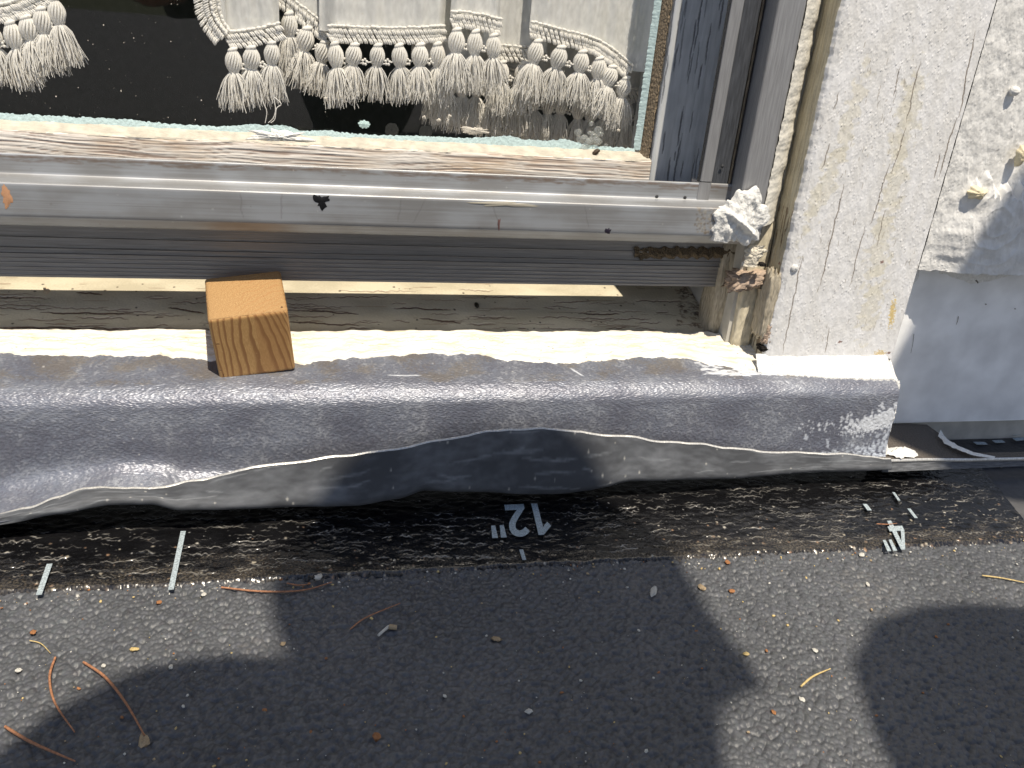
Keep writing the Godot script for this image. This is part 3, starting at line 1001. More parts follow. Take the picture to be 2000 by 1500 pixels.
func storm_frame() -> void:
	var root := thing("storm_window_frame", "dull grey aluminium storm frame with stepped bottom rail and ribbed track", "window frame", Vector3(0, 0.0985, -0.012))
	var w := 1400
	var h := 200
	var cv := Canvas.new(w, h, 71)
	var br := noise(72, 0.05, 4)
	var bl := noise(73, 0.012, 4)
	for y in h:
		for x in w:
			var a := br.get_noise_2d(x * 0.05, y * 7.0)
			var b := bl.get_noise_2d(x, y * 1.6)
			var col := rgb8(165, 168, 172).lerp(rgb8(146, 146, 146), clampf(0.5 + 0.8 * a + 1.1 * b, 0.0, 1.0))
			var k := y * w + x
			cv.c[k * 3] = int(col.r * 255.0); cv.c[k * 3 + 1] = int(col.g * 255.0); cv.c[k * 3 + 2] = int(col.b * 255.0)
			cv.t[k] = clampi(int(128 + 50 * a), 0, 255)
	var x0 := -0.45
	var x1 := 0.2235
	# outline of the rail from under its back edge round the front to the top
	var path := [Vector2(-0.030, 0.1297), Vector2(-0.0037, 0.1297), Vector2(0.0016, 0.1350), Vector2(0.0020, 0.1358), Vector2(0.0020, 0.1488), Vector2(0.0014, 0.1494), Vector2(-0.0106, 0.1494), Vector2(-0.0120, 0.1503), Vector2(-0.0120, 0.1581), Vector2(-0.0126, 0.1586), Vector2(-0.030, 0.1540)]
	var len := 0.0
	var at := [0.0]
	for i in range(1, path.size()):
		len += (path[i] as Vector2).distance_to(path[i - 1])
		at.append(len)
	var vx := func(x: float) -> float: return (x - x0) / (x1 - x0) * w
	var vy := func(d: float) -> float: return d / len * h
	# grime along the top of the flange and pitting at the sealed end
	for i in 520:
		var x := rng.randf_range(0, w)
		var d: float = at[8] - 0.0030 * rng.randf() * rng.randf()
		cv.line(Vector2(x, vy.call(d)), Vector2(x + rng.randf_range(4, 30), vy.call(d) + rng.randf_range(-1, 1)), rng.randf_range(0.4, 1.0), rgb8(128, 114, 104), 0.22, 6.0, 1.5)
	for i in 260:
		var x: float = vx.call(rng.randf_range(0.186, 0.212))
		cv.dab(x, vy.call(lerpf(at[3], at[4], rng.randf())), rng.randf_range(0.5, 1.6), [rgb8(150, 138, 122), rgb8(120, 108, 96), rgb8(190, 184, 172)][i % 3], 0.55, -30.0)
	for i in 160:
		cv.dab(rng.randf_range(0, w), rng.randf_range(0, h), rng.randf_range(0.3, 0.7), [rgb8(120, 112, 106), rgb8(220, 220, 218)][i % 2], 0.6, 10.0)
	for q in [[0.052, 0.046], [0.040, 0.040], [0.128, 0.132], [-0.03, -0.029], [-0.012, -0.012], [0.083, 0.087]]:
		cv.line(Vector2(vx.call(q[0]), vy.call(at[4] - 0.001)), Vector2(vx.call(q[1]), vy.call(at[3] + 0.001)), 0.35, rgb8(130, 128, 128), 0.5, -20.0, 2.0)
	var alu := material(Color.WHITE, 0.46, 0.42, cv, 0.012)
	var rail := part("bottom_rail", swept_x(path, x0, x1, 80, 0.0012), alu, root)
	var cap := begin()
	prism(cap, PackedVector2Array(path), Vector3(0, 0, 1), Vector3(0, 1, 0), Vector3(1, 0, 0), x1 - 0.0004, x1)
	var plain := worn(Color(0.66, 0.66, 0.66), Color(0.58, 0.57, 0.56), 0.48, 0.4, 0.02, Vector3(2, 40, 2), 0.01, 74)
	part("rail_end", cap.commit(), plain, root)
	# the ribbed track under it
	var dk := worn(Color(0.63, 0.62, 0.61), Color(0.54, 0.53, 0.52), 0.42, 0.45, 0.03, Vector3(1.2, 40, 1.2), 0.015, 75)
	var z := -0.028
	var low := at_z(700, 550, z).y
	var prof := [Vector2(-0.036, low), Vector2(z, low)]
	for r in [[546, 0.0004], [539, 0.0003], [532, 0.0004], [524, 0.0004], [516, 0.0003], [507, 0.0013], [497, 0.0013], [478, 0.0010]]:
		var y := at_z(700, r[0], z).y
		var d: float = r[1]
		prof.append_array([Vector2(z, y - 0.0004), Vector2(z + d, y - 0.0002), Vector2(z + d, y + 0.0002), Vector2(z, y + 0.0004)])
	prof.append_array([Vector2(z, 0.1296), Vector2(-0.036, 0.1296)])
	var st := begin()
	prism(st, PackedVector2Array(prof), Vector3(0, 0, 1), Vector3(0, 1, 0), Vector3(1, 0, 0), x0, 0.2225)
	part("track", st.commit(), dk, root)
	# stile, corner plate, gasket
	var col := worn(Color(0.64, 0.64, 0.645), Color(0.57, 0.57, 0.575), 0.46, 0.42, 0.03, Vector3(30, 2, 30), 0.015, 76)
	part("stile", post_mesh(Vector3(0.1919, 0.1594, -0.0150), Vector3(0.1982, 0.80, -0.0117), 0.0006), col, root)
	var dark_metal := worn(Color(0.36, 0.37, 0.39), Color(0.28, 0.29, 0.31), 0.5, 0.35, 0.03, Vector3(30, 3, 30), 0.02, 79)  # darker grey metal for one strip of the stile
	var dtrk := part("dark_track", post_mesh(Vector3(0.1984, 0.1498, -0.022), Vector3(0.2073, 0.80, -0.0128), 0.0004), dark_metal, root)
	dtrk.set_meta("label", "dark grey strip of the stile beside the side channel")
	part("corner_plate", post_mesh(Vector3(0.1915, 0.1498, -0.022), Vector3(0.1982, 0.1589, -0.0116), 0.0004), col, root)
	var black := worn(Color(0.16, 0.17, 0.18), Color(0.24, 0.24, 0.25), 0.6, 0.0, 0.05, Vector3(20, 20, 20), 0.0, 77)
	part("gasket", post_mesh(Vector3(0.1911, 0.1590, -0.0145), Vector3(0.1918, 0.80, -0.0124), 0.0004), black, root)
	part("track_groove", post_mesh(Vector3(0.2074, 0.145, -0.022), Vector3(0.2098, 0.80, -0.0185), 0.0003), black, root)
	part("weather_strip", post_mesh(Vector3(0.2078, 0.150, -0.020), Vector3(0.2088, 0.80, -0.0125), 0.0003), worn(Color(0.55, 0.50, 0.42), Color(0.42, 0.37, 0.30), 0.7, 0.0, 0.05, Vector3(20, 5, 20), 0.02, 78), root)
	part("side_channel", post_mesh(Vector3(0.2098, 0.1498, -0.030), Vector3(0.2240, 0.80, -0.0010), 0.0008), col, root)
	# two empty screw holes in the flange, and a drain hole in the stile foot
	for q in [[1283, 384, -0.0118], [1338, 386, -0.0118], [1411, 325, -0.0115]]:
		var p := at_z(q[0], q[1], q[2])
		var hole := begin()
		ball(hole, p, Basis(Vector3(0.0009, 0, 0), Vector3(0, 0.0009, 0), Vector3(0, 0, 0.0004)), 5, 10)
		part("screw_hole", hole.commit(), black, rail)
	# chips: black tar, rust, a dried drip
	for q in [["tar_spot", 629, 392, 0.0034, 0.0032, 0], ["tar_spot", 1188, 450, 0.0015, 0.0014, 1], ["rust_stain", 14, 385, 0.0018, 0.0045, 2], ["drip_mark", 975, 437, 0.0006, 0.0028, 3], ["dried_putty", 990, 399, 0.016, 0.0012, 4]]:
		var p := at_z(q[1], q[2], 0.0021)
		var kind: int = q[5]
		var nn := noise(80 + kind, 1.0, 3)
		var rx: float = q[3]
		var ry: float = q[4]
		var f := func(u: float, v: float) -> Vector3:
			var a := u * TAU
			var r := v * (1.0 + 0.75 * nn.get_noise_2d(cos(a) * 1.3, sin(a) * 1.3))
			if kind == 0: r *= 0.55 + 0.5 * absf(cos(1.5 * (a + 1.57)))
			return p + Vector3(cos(a) * rx * r, sin(a) * ry * r, 0.0003 * (1.0 - v * v))
		var cc: Color = [Color(0.06, 0.06, 0.07), Color(0.13, 0.11, 0.16), Color(0.66, 0.50, 0.38), Color(0.36, 0.27, 0.26), Color(0.60, 0.58, 0.53)][kind]
		part(q[0], grid(28, 4, f), worn(cc, cc * 1.25, 0.45, 0.0, 0.06, Vector3(60, 60, 60), 0.0, 85 + kind), rail)

var casing_w := 420
var casing_h := 900

func casing() -> void:
	var xl := 0.2405
	var xr := 0.3218
	var y0 := 0.0672
	var y1 := 0.29
	var root := thing("casing_board", "blistered white painted casing board with beige worn streaks and long cracks", "casing", Vector3(0.28, y0, 0))
	var path := [Vector2(xl, -0.030), Vector2(xl, -0.0012), Vector2(xl + 0.0010, 0.0010), Vector2(xl + 0.0035, 0.0020), Vector2(xr - 0.0016, 0.0020), Vector2(xr, 0.0004), Vector2(xr + 0.0003, -0.0155)]
	var len := 0.0
	for i in range(1, path.size()): len += (path[i] as Vector2).distance_to(path[i - 1])
	var front := 0.0288 + 0.0023 + 0.0027
	var to_uv := func(px: float, py: float) -> Vector2:
		var p := at_z(px, py, 0.002)
		return Vector2((front + p.x - (xl + 0.0035)) / len * casing_w, (p.y - y0) / (y1 - y0) * casing_h)
	var w := casing_w
	var h := casing_h
	var cv := Canvas.new(w, h, 91)
	var t1 := noise(92, 0.016, 4)
	var t2 := noise(93, 0.16, 3)
	var t3 := noise(94, 0.05, 3)
	for y in h:
		for x in w:
			var d := float(x) / w * len
			var a := t1.get_noise_2d(x * 1.6, y * 0.5)
			var b := t2.get_noise_2d(x, y)
			var g := t3.get_noise_2d(x * 3.0, y * 0.16)
			var col := rgb8(231, 231, 232).lerp(rgb8(221, 220, 218), clampf(0.5 + a + 0.3 * b, 0.0, 1.0))
			var r := 128.0 + 22.0 * b + 26.0 * g + 30.0 * a
			if d < 0.029:
				# the side of the board: bare beige, thin paint dragged up the grain
				col = rgb8(190, 184, 164).lerp(rgb8(168, 160, 140), clampf(0.5 + 1.2 * g + 0.4 * b, 0.0, 1.0))
				if g > 0.28 and y < 330: col = col.lerp(rgb8(96, 80, 64), 0.7)
				r += 60.0 * g
			var k := y * w + x
			cv.c[k * 3] = int(col.r * 255.0); cv.c[k * 3 + 1] = int(col.g * 255.0); cv.c[k * 3 + 2] = int(col.b * 255.0)
			cv.t[k] = clampi(int(r), 0, 255)
	var beige := rgb8(217, 212, 196)
	for q in [[1688, 150, 1640, 300, 11], [1640, 300, 1590, 420, 12], [1608, 330, 1568, 470, 7], [1790, 160, 1762, 300, 14], [1762, 300, 1728, 440, 15], [1730, 430, 1700, 560, 17], [1716, 540, 1690, 640, 15], [1775, 170, 1740, 330, 10]]:
		var a: Vector2 = to_uv.call(q[0], q[1])
		var b: Vector2 = to_uv.call(q[2], q[3])
		var wd: float = q[4]
		cv.patch(a.lerp(b, 0.5), wd * 1.35, a.distance_to(b) * 0.70, -atan2(b.x - a.x, b.y - a.y), beige, 0.55, -14.0, 0.32, 1.0)
	# ochre stain and lifted paint at the foot
	cv.patch(to_uv.call(1742, 612), 6, 34, 0.12, rgb8(214, 186, 118), 0.8, -10.0, 1.6, 0.9)
	cv.patch(to_uv.call(1718, 690), 12, 7, 0.1, rgb8(206, 180, 124), 0.7, -10.0, 1.8, 0.9)
	for q in [[1568, 500, 1530, 690, 1.0], [1650, 360, 1602, 560, 1.1], [1738, 320, 1700, 440, 1.0], [1770, 250, 1742, 340, 0.9], [1798, 120, 1770, 240, 1.0], [1690, 440, 1660, 560, 0.8], [1622, 280, 1606, 330, 0.9], [1640, 180, 1628, 215, 0.8], [1758, 130, 1745, 190, 0.8], [1905, 60, 1872, 230, 1.3], [1868, 230, 1832, 345, 1.2], [1838, 300, 1824, 350, 1.0], [1620, 640, 1612, 690, 0.8], [1730, 410, 1712, 480, 0.8]]:
		cv.line(to_uv.call(q[0], q[1]), to_uv.call(q[2], q[3]), float(q[4]) * 0.7, rgb8(128, 118, 108), 0.8, -90.0, 3.0, 0.2)
	for i in 150:
		var px := rng.randf_range(1560, 1800)
		var p: Vector2 = to_uv.call(px, rng.randf_range(60, 660))
		cv.line(p, p + Vector2(rng.randf_range(-1.5, 1.5), rng.randf_range(-16, 16)), 0.45, rgb8(150, 142, 130), 0.5, -70.0, 2.0, 0.4)
	for q in [[1722, 512], [1640, 668], [1735, 690], [1519, 520]]:
		cv.patch(to_uv.call(q[0], q[1]), 4, 3, 0.4, rgb8(120, 90, 82), 0.85, -60.0, 2.4, 1.0)
	var m := material(Color.WHITE, 0.55, 0.0, cv, 0.032)
	var bump := noise(95, 1.0, 3)
	var blister := noise(96, 1.0, 2)
	var warp := func(p: Vector3, u: float) -> Vector3:
		var d := u * len
		if d < 0.0275:
			return p + Vector3(-0.0006 * bump.get_noise_2d(p.z * 500.0, p.y * 60.0), 0, 0)
		var q := 0.00022 * bump.get_noise_2d(p.x * 260.0, p.y * 120.0)
		var s := blister.get_noise_2d(p.x * 620.0, p.y * 620.0)
		if s > 0.34: q += 0.0003 * (s - 0.34)
		s = blister.get_noise_2d(p.x * 1300.0 + 90.0, p.y * 1300.0)
		if s > 0.47: q += 0.0014 * (s - 0.47)
		return p + Vector3(0.0007 * bump.get_noise_1d(p.y * 90.0) * (1.0 if d < 0.034 else 0.0), 0, q)
	part("front_face", swept_y(path, y0, y1, 420, 0.0005, warp), m, root)
	part("upper_length", post_mesh(Vector3(xl, 0.2902, -0.0165), Vector3(xr, 0.85, 0.0018), 0.002), worn(Color(0.89, 0.89, 0.89), Color(0.82, 0.815, 0.79), 0.55, 0.0, 0.03, Vector3(14, 4, 14), 0.06, 97), root)
	# paint pimples standing on the edge and a set nail head
	for q in [[1552, 524, 0.0022], [1982, 178, 0.0026]]:
		var p := at_z(q[0], q[1], 0.0024)
		var r: float = q[2]
		var st := begin()
		ball(st, p, Basis(Vector3(r, 0, 0), Vector3(0, r * 0.9, 0), Vector3(0, 0, r * (0.5 if q[0] < 1700 else 0.9))), 8, 14, bump, 0.25)
		part("painted_nail", st.commit(), caulk_white, root)
	# left casing of the same window, out of the picture
	solo("casing_board", post_mesh(Vector3(-0.553, 0.0672, -0.0165), Vector3(-0.472, 0.85, 0.002), 0.002), worn(Color(0.88, 0.88, 0.87), Color(0.80, 0.79, 0.76), 0.55, 0.0, 0.03, Vector3(14, 4, 14), 0.06, 98), "plain white casing board at the far jamb of the window", "casing")

	# ---- caulk run between the storm frame and the casing ----
	var lump := noise(99, 1.0, 4)
	var run := func(u: float, v: float) -> Vector3:
		var y := lerpf(0.140, 0.34, v)
		var x := lerpf(0.2238 + 0.0006 * lump.get_noise_1d(y * 190.0), 0.2412, u)
		var z := lerpf(-0.0006, -0.0180 + 0.0025 * lump.get_noise_1d(y * 60.0 + 50.0), pow(u, 1.2))
		z += 0.0011 * sin(PI * u) + 0.0005 * lump.get_noise_2d(u * 2.0, y * 110.0) + 0.00015 * lump.get_noise_2d(u * 6.0, y * 700.0)
		return Vector3(x, y, z)
	solo("caulk_bead", grid(22, 420, run), worn(Color(0.91, 0.90, 0.87), Color(0.83, 0.81, 0.76), 0.55, 0.0, 0.03, Vector3(8, 8, 8), 0.03, 100), "upright cream caulk run between aluminium channel and casing board", "caulk")

func siding() -> void:
	var bump := noise(111, 1.0, 3)
	# ---- the board right of the casing, its foot buttered with caulk ----
	var xa := 0.3222
	var xb := 0.47
	var yb := at_z(1880, 535, 0.006).y
	var c1 := at_z(1905, 455, 0.004)
	var f := func(u: float, v: float) -> Vector3:
		var x := lerpf(xa, xb, u)
		var y := yb + 0.0008 * bump.get_noise_1d(x * 160.0)
		var z := -0.0155
		var s := (v - 0.08) / 0.92
		if v > 0.08: y += (0.29 - yb) * pow(s, 1.25)
		var px := x - 0.3365
		var side := smoothstep(-0.010, 0.012, px + 0.010 * bump.get_noise_1d(y * 40.0))
		var top := 0.170 + 0.018 * bump.get_noise_1d(x * 60.0 + 4.0) + 0.25 * maxf(0.0, x - 0.37)
		var lumpy := side * smoothstep(top + 0.003, top - 0.001, y)
		var fr := 0.0006 + 0.0004 * bump.get_noise_2d(x * 300.0, y * 90.0)
		# knife ridges sweeping round the corner
		var d := Vector2(x - c1.x - 0.010, (y - c1.y) * 0.9 - 0.006).length()
		var ridge := absf(sin(d * 430.0 + 1.2 * bump.get_noise_2d(x * 40.0, y * 40.0)))
		fr += lumpy * (0.0055 + 0.0006 * (1.0 - ridge) * (1.0 - ridge) * smoothstep(0.034, 0.012, d) + 0.0012 * bump.get_noise_2d(x * 26.0, y * 26.0) + 0.00018 * bump.get_noise_2d(x * 200.0, y * 70.0))
		fr += 0.0010 * maxf(0.0, bump.get_noise_2d(x * 700.0, y * 700.0) - 0.35)
		z = lerpf(-0.0155, fr, smoothstep(0.0, 0.075, v))
		return Vector3(x, y, z)
	var m := worn(Color(0.895, 0.895, 0.90), Color(0.83, 0.825, 0.80), 0.5, 0.0, 0.025, Vector3(9, 9, 9), 0.07, 112)
	var root := thing("trim_board", "white trim board whose foot is smeared with swirled caulk above the siding", "trim", Vector3(0.38, yb, 0))
	part("buttered_face", grid(300, 340, f), m, root)
	part("upper_length", post_mesh(Vector3(xa, 0.2902, -0.0165), Vector3(0.47, 0.85, 0.0006), 0.001), m, root)
	# a torn scab of old yellowed sealant on the caulk
	var nn := noise(113, 1.0, 3)
	for q in [[1914, 378, 0.0058, 0.0036, 0], [1998, 305, 0.003, 0.006, 2]]:
		var p := at_z(q[0], q[1], 0.0062)
		var k: int = q[4]
		var rx: float = q[2]
		var ry: float = q[3]
		var sc := func(u: float, v: float) -> Vector3:
			var a := u * TAU
			var r := v * (1.0 + 0.45 * nn.get_noise_2d(cos(a) * 0.9 + k * 7.0, sin(a) * 0.9))
			return p + Vector3(cos(a) * rx * r, sin(a) * ry * r, 0.0014 * (1.0 - v * v) * (1.0 + 0.4 * nn.get_noise_2d(cos(a) * v * 2.0, sin(a) * v * 2.0)) - 0.0022 * v * v * v)
		part("sealant_scab", grid(40, 12, sc), worn(Color(0.90, 0.86, 0.75), Color(0.83, 0.77, 0.62), 0.5, 0.0, 0.04, Vector3(20, 20, 20), 0.03, 114 + k), root)

	# ---- the siding panel ----
	var yl := at_z(1900, 823, -0.012).y
	var xs := 0.3212
	var s := func(u: float, v: float) -> Vector3:
		var x := lerpf(xs, 1.1, pow(u, 1.6))
		var y := yl
		var z := -0.0160
		if v > 0.06:
			y = lerpf(yl, yb + 0.010, (v - 0.06) / 0.94)
			z = -0.0120 + 0.0004 * sin(x * 40.0) + 0.0002 * bump.get_noise_2d(x * 30.0, y * 30.0)
			var k := Vector2(x - 0.3655, y - 0.0775).length()
			z += 0.0005 * smoothstep(0.0036, 0.0026, k) * (0.5 + 0.5 * smoothstep(0.001, 0.003, k))
		elif v > 0.02:
			z = -0.0122
		return Vector3(x, y, z)
	var pan := worn(Color(0.945, 0.95, 0.955), Color(0.93, 0.935, 0.94), 0.42, 0.0, 0.02, Vector3(3, 3, 3), 0.006, 118)
	var sp := thing("siding_panel", "smooth white siding panel below the caulked trim board", "siding", Vector3(0.4, yl, -0.012))
	part("panel", grid(240, 80, s), pan, sp)
	var marks := worn(Color(0.50, 0.48, 0.45), Color(0.40, 0.38, 0.35), 0.7, 0.0, 0.1, Vector3(50, 50, 50), 0.0, 119)
	for q in [[1872, 618, 1868, 634, 0.0002], [1785, 652, 1779, 690, 0.00015], [1906, 547, 1910, 553, 0.0005], [1925, 594, 1926, 595, 0.0004], [1982, 603, 1983, 604, 0.0004]]:
		var a := at_z(q[0], q[1], -0.0112)
		var b := at_z(q[2], q[3], -0.0112)
		var st := begin()
		tube(st, PackedVector3Array([a, a.lerp(b, 0.5) + Vector3(0.0003, 0, 0), b]), q[4], q[4] * 0.6, 5)
		part("scuff", st.commit(), marks, sp)
	# ---- caulk where the siding meets the casing and the lead ----
	var lump := noise(120, 1.0, 4)
	var x1 := at_z(1746, 820, 0.022).x
	var c := func(u: float, v: float) -> Vector3:
		var y := lerpf(yl - 0.001, yb + 0.004, v)
		var wide := 0.0042 + 0.0035 * lump.get_noise_1d(y * 55.0) + 0.006 * smoothstep(0.095, 0.115, y)
		var x := lerpf(0.3200, 0.3232 + wide, u)
		var z := lerpf(0.0006 + 0.003 * smoothstep(0.075, 0.055, y), -0.0118, pow(u, 0.75)) + 0.0012 * sin(PI * u) + 0.0008 * lump.get_noise_2d(u * 3.0, y * 200.0) * sin(PI * u)
		return Vector3(x, y, z)
	solo("caulk_bead", grid(24, 200, c), caulk_white, "white caulk seam running down between casing board and siding", "caulk")
	var shelf := func(u: float, v: float) -> Vector3:
		var x := lerpf(0.346, 0.45, u)
		var top := yb + 0.0005
		var y := lerpf(top - 0.0055 - 0.006 * exp(-pow((x - 0.372) * 60.0, 2.0)) - 0.0012 * lump.get_noise_1d(x * 90.0), top, v)
		return Vector3(x, y, lerpf(-0.0114, -0.0080, v * v) + 0.0006 * lump.get_noise_2d(x * 160.0, y * 300.0))
	solo("caulk_bead", grid(90, 14, shelf), caulk_white, "thin caulk smear on top of the siding under the trim board", "caulk")
	# drip down the cut end of the lead, and the swipe over its tail
	var dr := func(u: float, v: float) -> Vector3:
		var y := lerpf(0.0165, 0.060, v)
		var a := (u - 0.5) * PI
		var r := 0.0011 + 0.0006 * lump.get_noise_1d(y * 240.0) + 0.0028 * smoothstep(0.024, 0.0165, y)
		return Vector3(x1 + 0.0006 + sin(a) * r, y, 0.0195 + cos(a) * r * 0.9 - 0.004 * smoothstep(0.04, 0.060, y))
	solo("caulk_drip", grid(10, 80, dr), caulk_white, "narrow white caulk drip down the cut end of the lead", "caulk")
	var foot := func(u: float, v: float) -> Vector3:
		var a := u * TAU
		var p := at_y(1762, 881, 0.0180)
		var r := v * (1.0 + 0.5 * lump.get_noise_2d(cos(a) * 1.5, sin(a) * 1.5 + 20.0))
		return p + Vector3(-cos(a) * 0.0085 * r, 0.0022 * (1.0 - v * v) * (1.0 + 0.6 * lump.get_noise_2d(u * 12.0, v * 9.0)) - 0.0012 * v, sin(a) * 0.0060 * r)
	solo("caulk_blob", grid(40, 12, foot), caulk_white, "flattened white caulk blob on the lead tail below the siding corner", "caulk")
	var sweep := [at_y(1836, 842, 0.019), at_y(1848, 858, 0.019), at_y(1872, 871, 0.019), at_y(1902, 883, 0.0185), at_y(1944, 891, 0.018)]
	var sw := func(u: float, v: float) -> Vector3:
		var i := mini(int(u * 4.0), 3)
		var p: Vector3 = (sweep[i] as Vector3).lerp(sweep[i + 1], u * 4.0 - i)
		var wd := lerpf(0.0062, 0.0012, pow(u, 0.6)) * (1.0 + 0.5 * lump.get_noise_1d(u * 9.0))
		return p + Vector3(lerpf(-wd, wd, 1.0 - v) * -0.7, 0.0010 * sin(PI * v) - 0.0012, lerpf(wd, -wd, v) * 0.7)
	solo("caulk_smear", grid(60, 10, sw), caulk_white, "curved white caulk swipe along the diagonal cut of the lead tail", "caulk")

# ---------- curtains ----------
var yarn: StandardMaterial3D
var linen: StandardMaterial3D
var tassels := []
var loop_mesh: ArrayMesh

func make_tassel(s: int) -> ArrayMesh:
	var r := RandomNumberGenerator.new()
	r.seed = s
	var st := begin()
	# knot, bulb of twisted strands, binding, skirt
	ball(st, Vector3(0, -0.0012, 0.0006), Basis(Vector3(0.0026, 0.0006, 0), Vector3(0, 0.0013, 0), Vector3(0, 0, 0.0019)), 6, 10)
	ball(st, Vector3(0, -0.0066, 0), Basis(Vector3(0.0028, 0, 0), Vector3(0, 0.0052, 0), Vector3(0, 0, 0.0024)), 8, 12)
	for k in 15:
		var a := TAU * k / 15.0
		var pts := []
		for i in 7:
			var t := i / 6.0
			var rad := 0.0008 + 0.0027 * sin(PI * (0.08 + 0.86 * t)) * (1.0 - 0.12 * t)
			var b := a + 0.75 * t
			pts.append(Vector3(cos(b) * rad * 1.12, -0.0018 - 0.0102 * t, sin(b) * rad))
		tube(st, curve(pts, 2), 0.00058, 0.00058, 5)
	for k in 130:
		var a := r.randf() * TAU
		var o := sqrt(r.randf())
		var spread := 0.0030 + 0.0046 * o
		var l := r.randf_range(0.0130, 0.0195)
		var pts := []
		var wig := r.randf() * TAU
		for i in 5:
			var t := i / 4.0
			var rad := lerpf(0.0012, spread, sqrt(t)) * o
			pts.append(Vector3(cos(a) * rad * 1.25 + 0.0012 * sin(wig + t * 4.0) * t, -0.0110 - l * t, sin(a) * rad + 0.0005 * cos(wig + t * 4.0) * t))
		tube(st, curve(pts, 2), 0.00028, 0.00014, 4)
	return st.commit()

func trim_mesh(line: PackedVector3Array, s: int) -> ArrayMesh:
	var r := RandomNumberGenerator.new()
	r.seed = s
	var st := begin()
	var len := 0.0
	for i in range(1, line.size()): len += line[i].distance_to(line[i - 1])
	var step := 0.0021
	var n := maxi(2, int(len / step))
	for row in 4:
		for k in n:
			var t := (k + 0.5 + (0.5 if row % 2 == 1 else 0.0)) / n
			if t > 1.0: continue
			var f := t * (line.size() - 1)
			var i := mini(int(f), line.size() - 2)
			var p := line[i].lerp(line[i + 1], f - i)
			var d := (line[i + 1] - line[i]).normalized()
			var down := Vector3(d.y, -d.x, 0).normalized()
			if down.y > 0.0: down = -down
			var jit := Vector3(r.randf_range(-1, 1), r.randf_range(-1, 1), r.randf_range(-1, 1)) * 0.00022
			if row == 0:
				ball(st, p + jit, Basis(d * 0.00145, -down * 0.00085, Vector3(0, 0, 0.0012)), 5, 8)
			else:
				var tilt := (d * 0.45 + down * 0.9).normalized()
				for q in 2:
					ball(st, p + down * (0.0004 + 0.0021 * row) + d * 0.0009 * (q - 0.5) + jit + Vector3(0, 0, 0.0004 * (row % 2)), Basis(tilt.cross(Vector3(0, 0, 1)) * 0.00062, tilt * 0.00165, Vector3(0, 0, 0.0008)), 4, 6)
	return st.commit()

func panel(root: Node3D, px: Array, z: float, s: int, left_more: float, right_more: float, hang: bool = true, top: float = 0.62, pitch: float = 0.0098) -> void:
	var pts := []
	for q in px: pts.append(at_z(q[0], q[1], z))
	var line := curve(pts, 6)
	var wave := noise(s, 1.0, 2)
	for i in line.size(): line[i].z += 0.0012 * wave.get_noise_1d(line[i].x * 60.0)
	var a := line[0].x - left_more
	var b := line[line.size() - 1].x + right_more
	var foot := []
	for p in line: foot.append(Vector2(p.x, p.y))
	foot.sort_custom(func(m: Vector2, n: Vector2) -> bool: return m.x < n.x)
	if absf(b - a) > 0.006:
		var f := func(u: float, v: float) -> Vector3:
			var x := lerpf(minf(a, b), maxf(a, b), u)
			var y0 := lerp_table(foot, x) - 0.003
			var y := lerpf(y0, top, v * v)
			var zz := z - 0.0016 + 0.0022 * wave.get_noise_2d(x * 90.0, y * 4.0) * smoothstep(0.0, 0.3, v + 0.2)
			zz -= 0.007 * (smoothstep(0.12, 0.0, u) * (1.0 if left_more > 0.0 else 0.35) + smoothstep(0.90, 1.0, u) * (1.0 if right_more > 0.0 else 0.35))
			return Vector3(x, y, zz)
		part("fabric_panel", grid(60, 60, f), linen, root)
	var trim := part("braided_trim", trim_mesh(line, s), yarn, root)
	if not hang: return
	var len := 0.0
	for i in range(1, line.size()): len += line[i].distance_to(line[i - 1])
	var n := maxi(1, int(round(len / pitch)))
	for k in n:
		var f := (k + 0.5) / n * (line.size() - 1)
		var i := mini(int(f), line.size() - 2)
		var p := line[i].lerp(line[i + 1], f - i) + Vector3(0, -0.0072, 0.0004)
		var t := MeshInstance3D.new()
		t.name = "tassel"
		t.mesh = tassels[rng.randi() % tassels.size()]
		t.material_override = yarn
		t.position = p - world_of(trim)
		t.rotation = Vector3(rng.randf_range(-0.05, 0.10), rng.randf() * 0.8 - 0.4, rng.randf_range(-0.14, 0.14) + 0.5 * (line[i + 1].y - line[i].y) / maxf(0.0005, absf(line[i + 1].x - line[i].x)) * 0.25)
		var sc := rng.randf_range(0.92, 1.08)
		t.scale = Vector3(sc, rng.randf_range(0.94, 1.1), sc)
		trim.add_child(t, true)
		if k < n - 1:
			var o := MeshInstance3D.new()
			o.name = "yarn_loop"
			o.mesh = loop_mesh
			o.material_override = yarn
			o.position = p + Vector3(pitch * 0.5, -0.0092 + 0.5 * (line[i + 1].y - line[i].y), 0.0) - world_of(trim)
			o.rotation = Vector3(0, 0, rng.randf_range(-0.4, 0.4))
			trim.add_child(o, true)

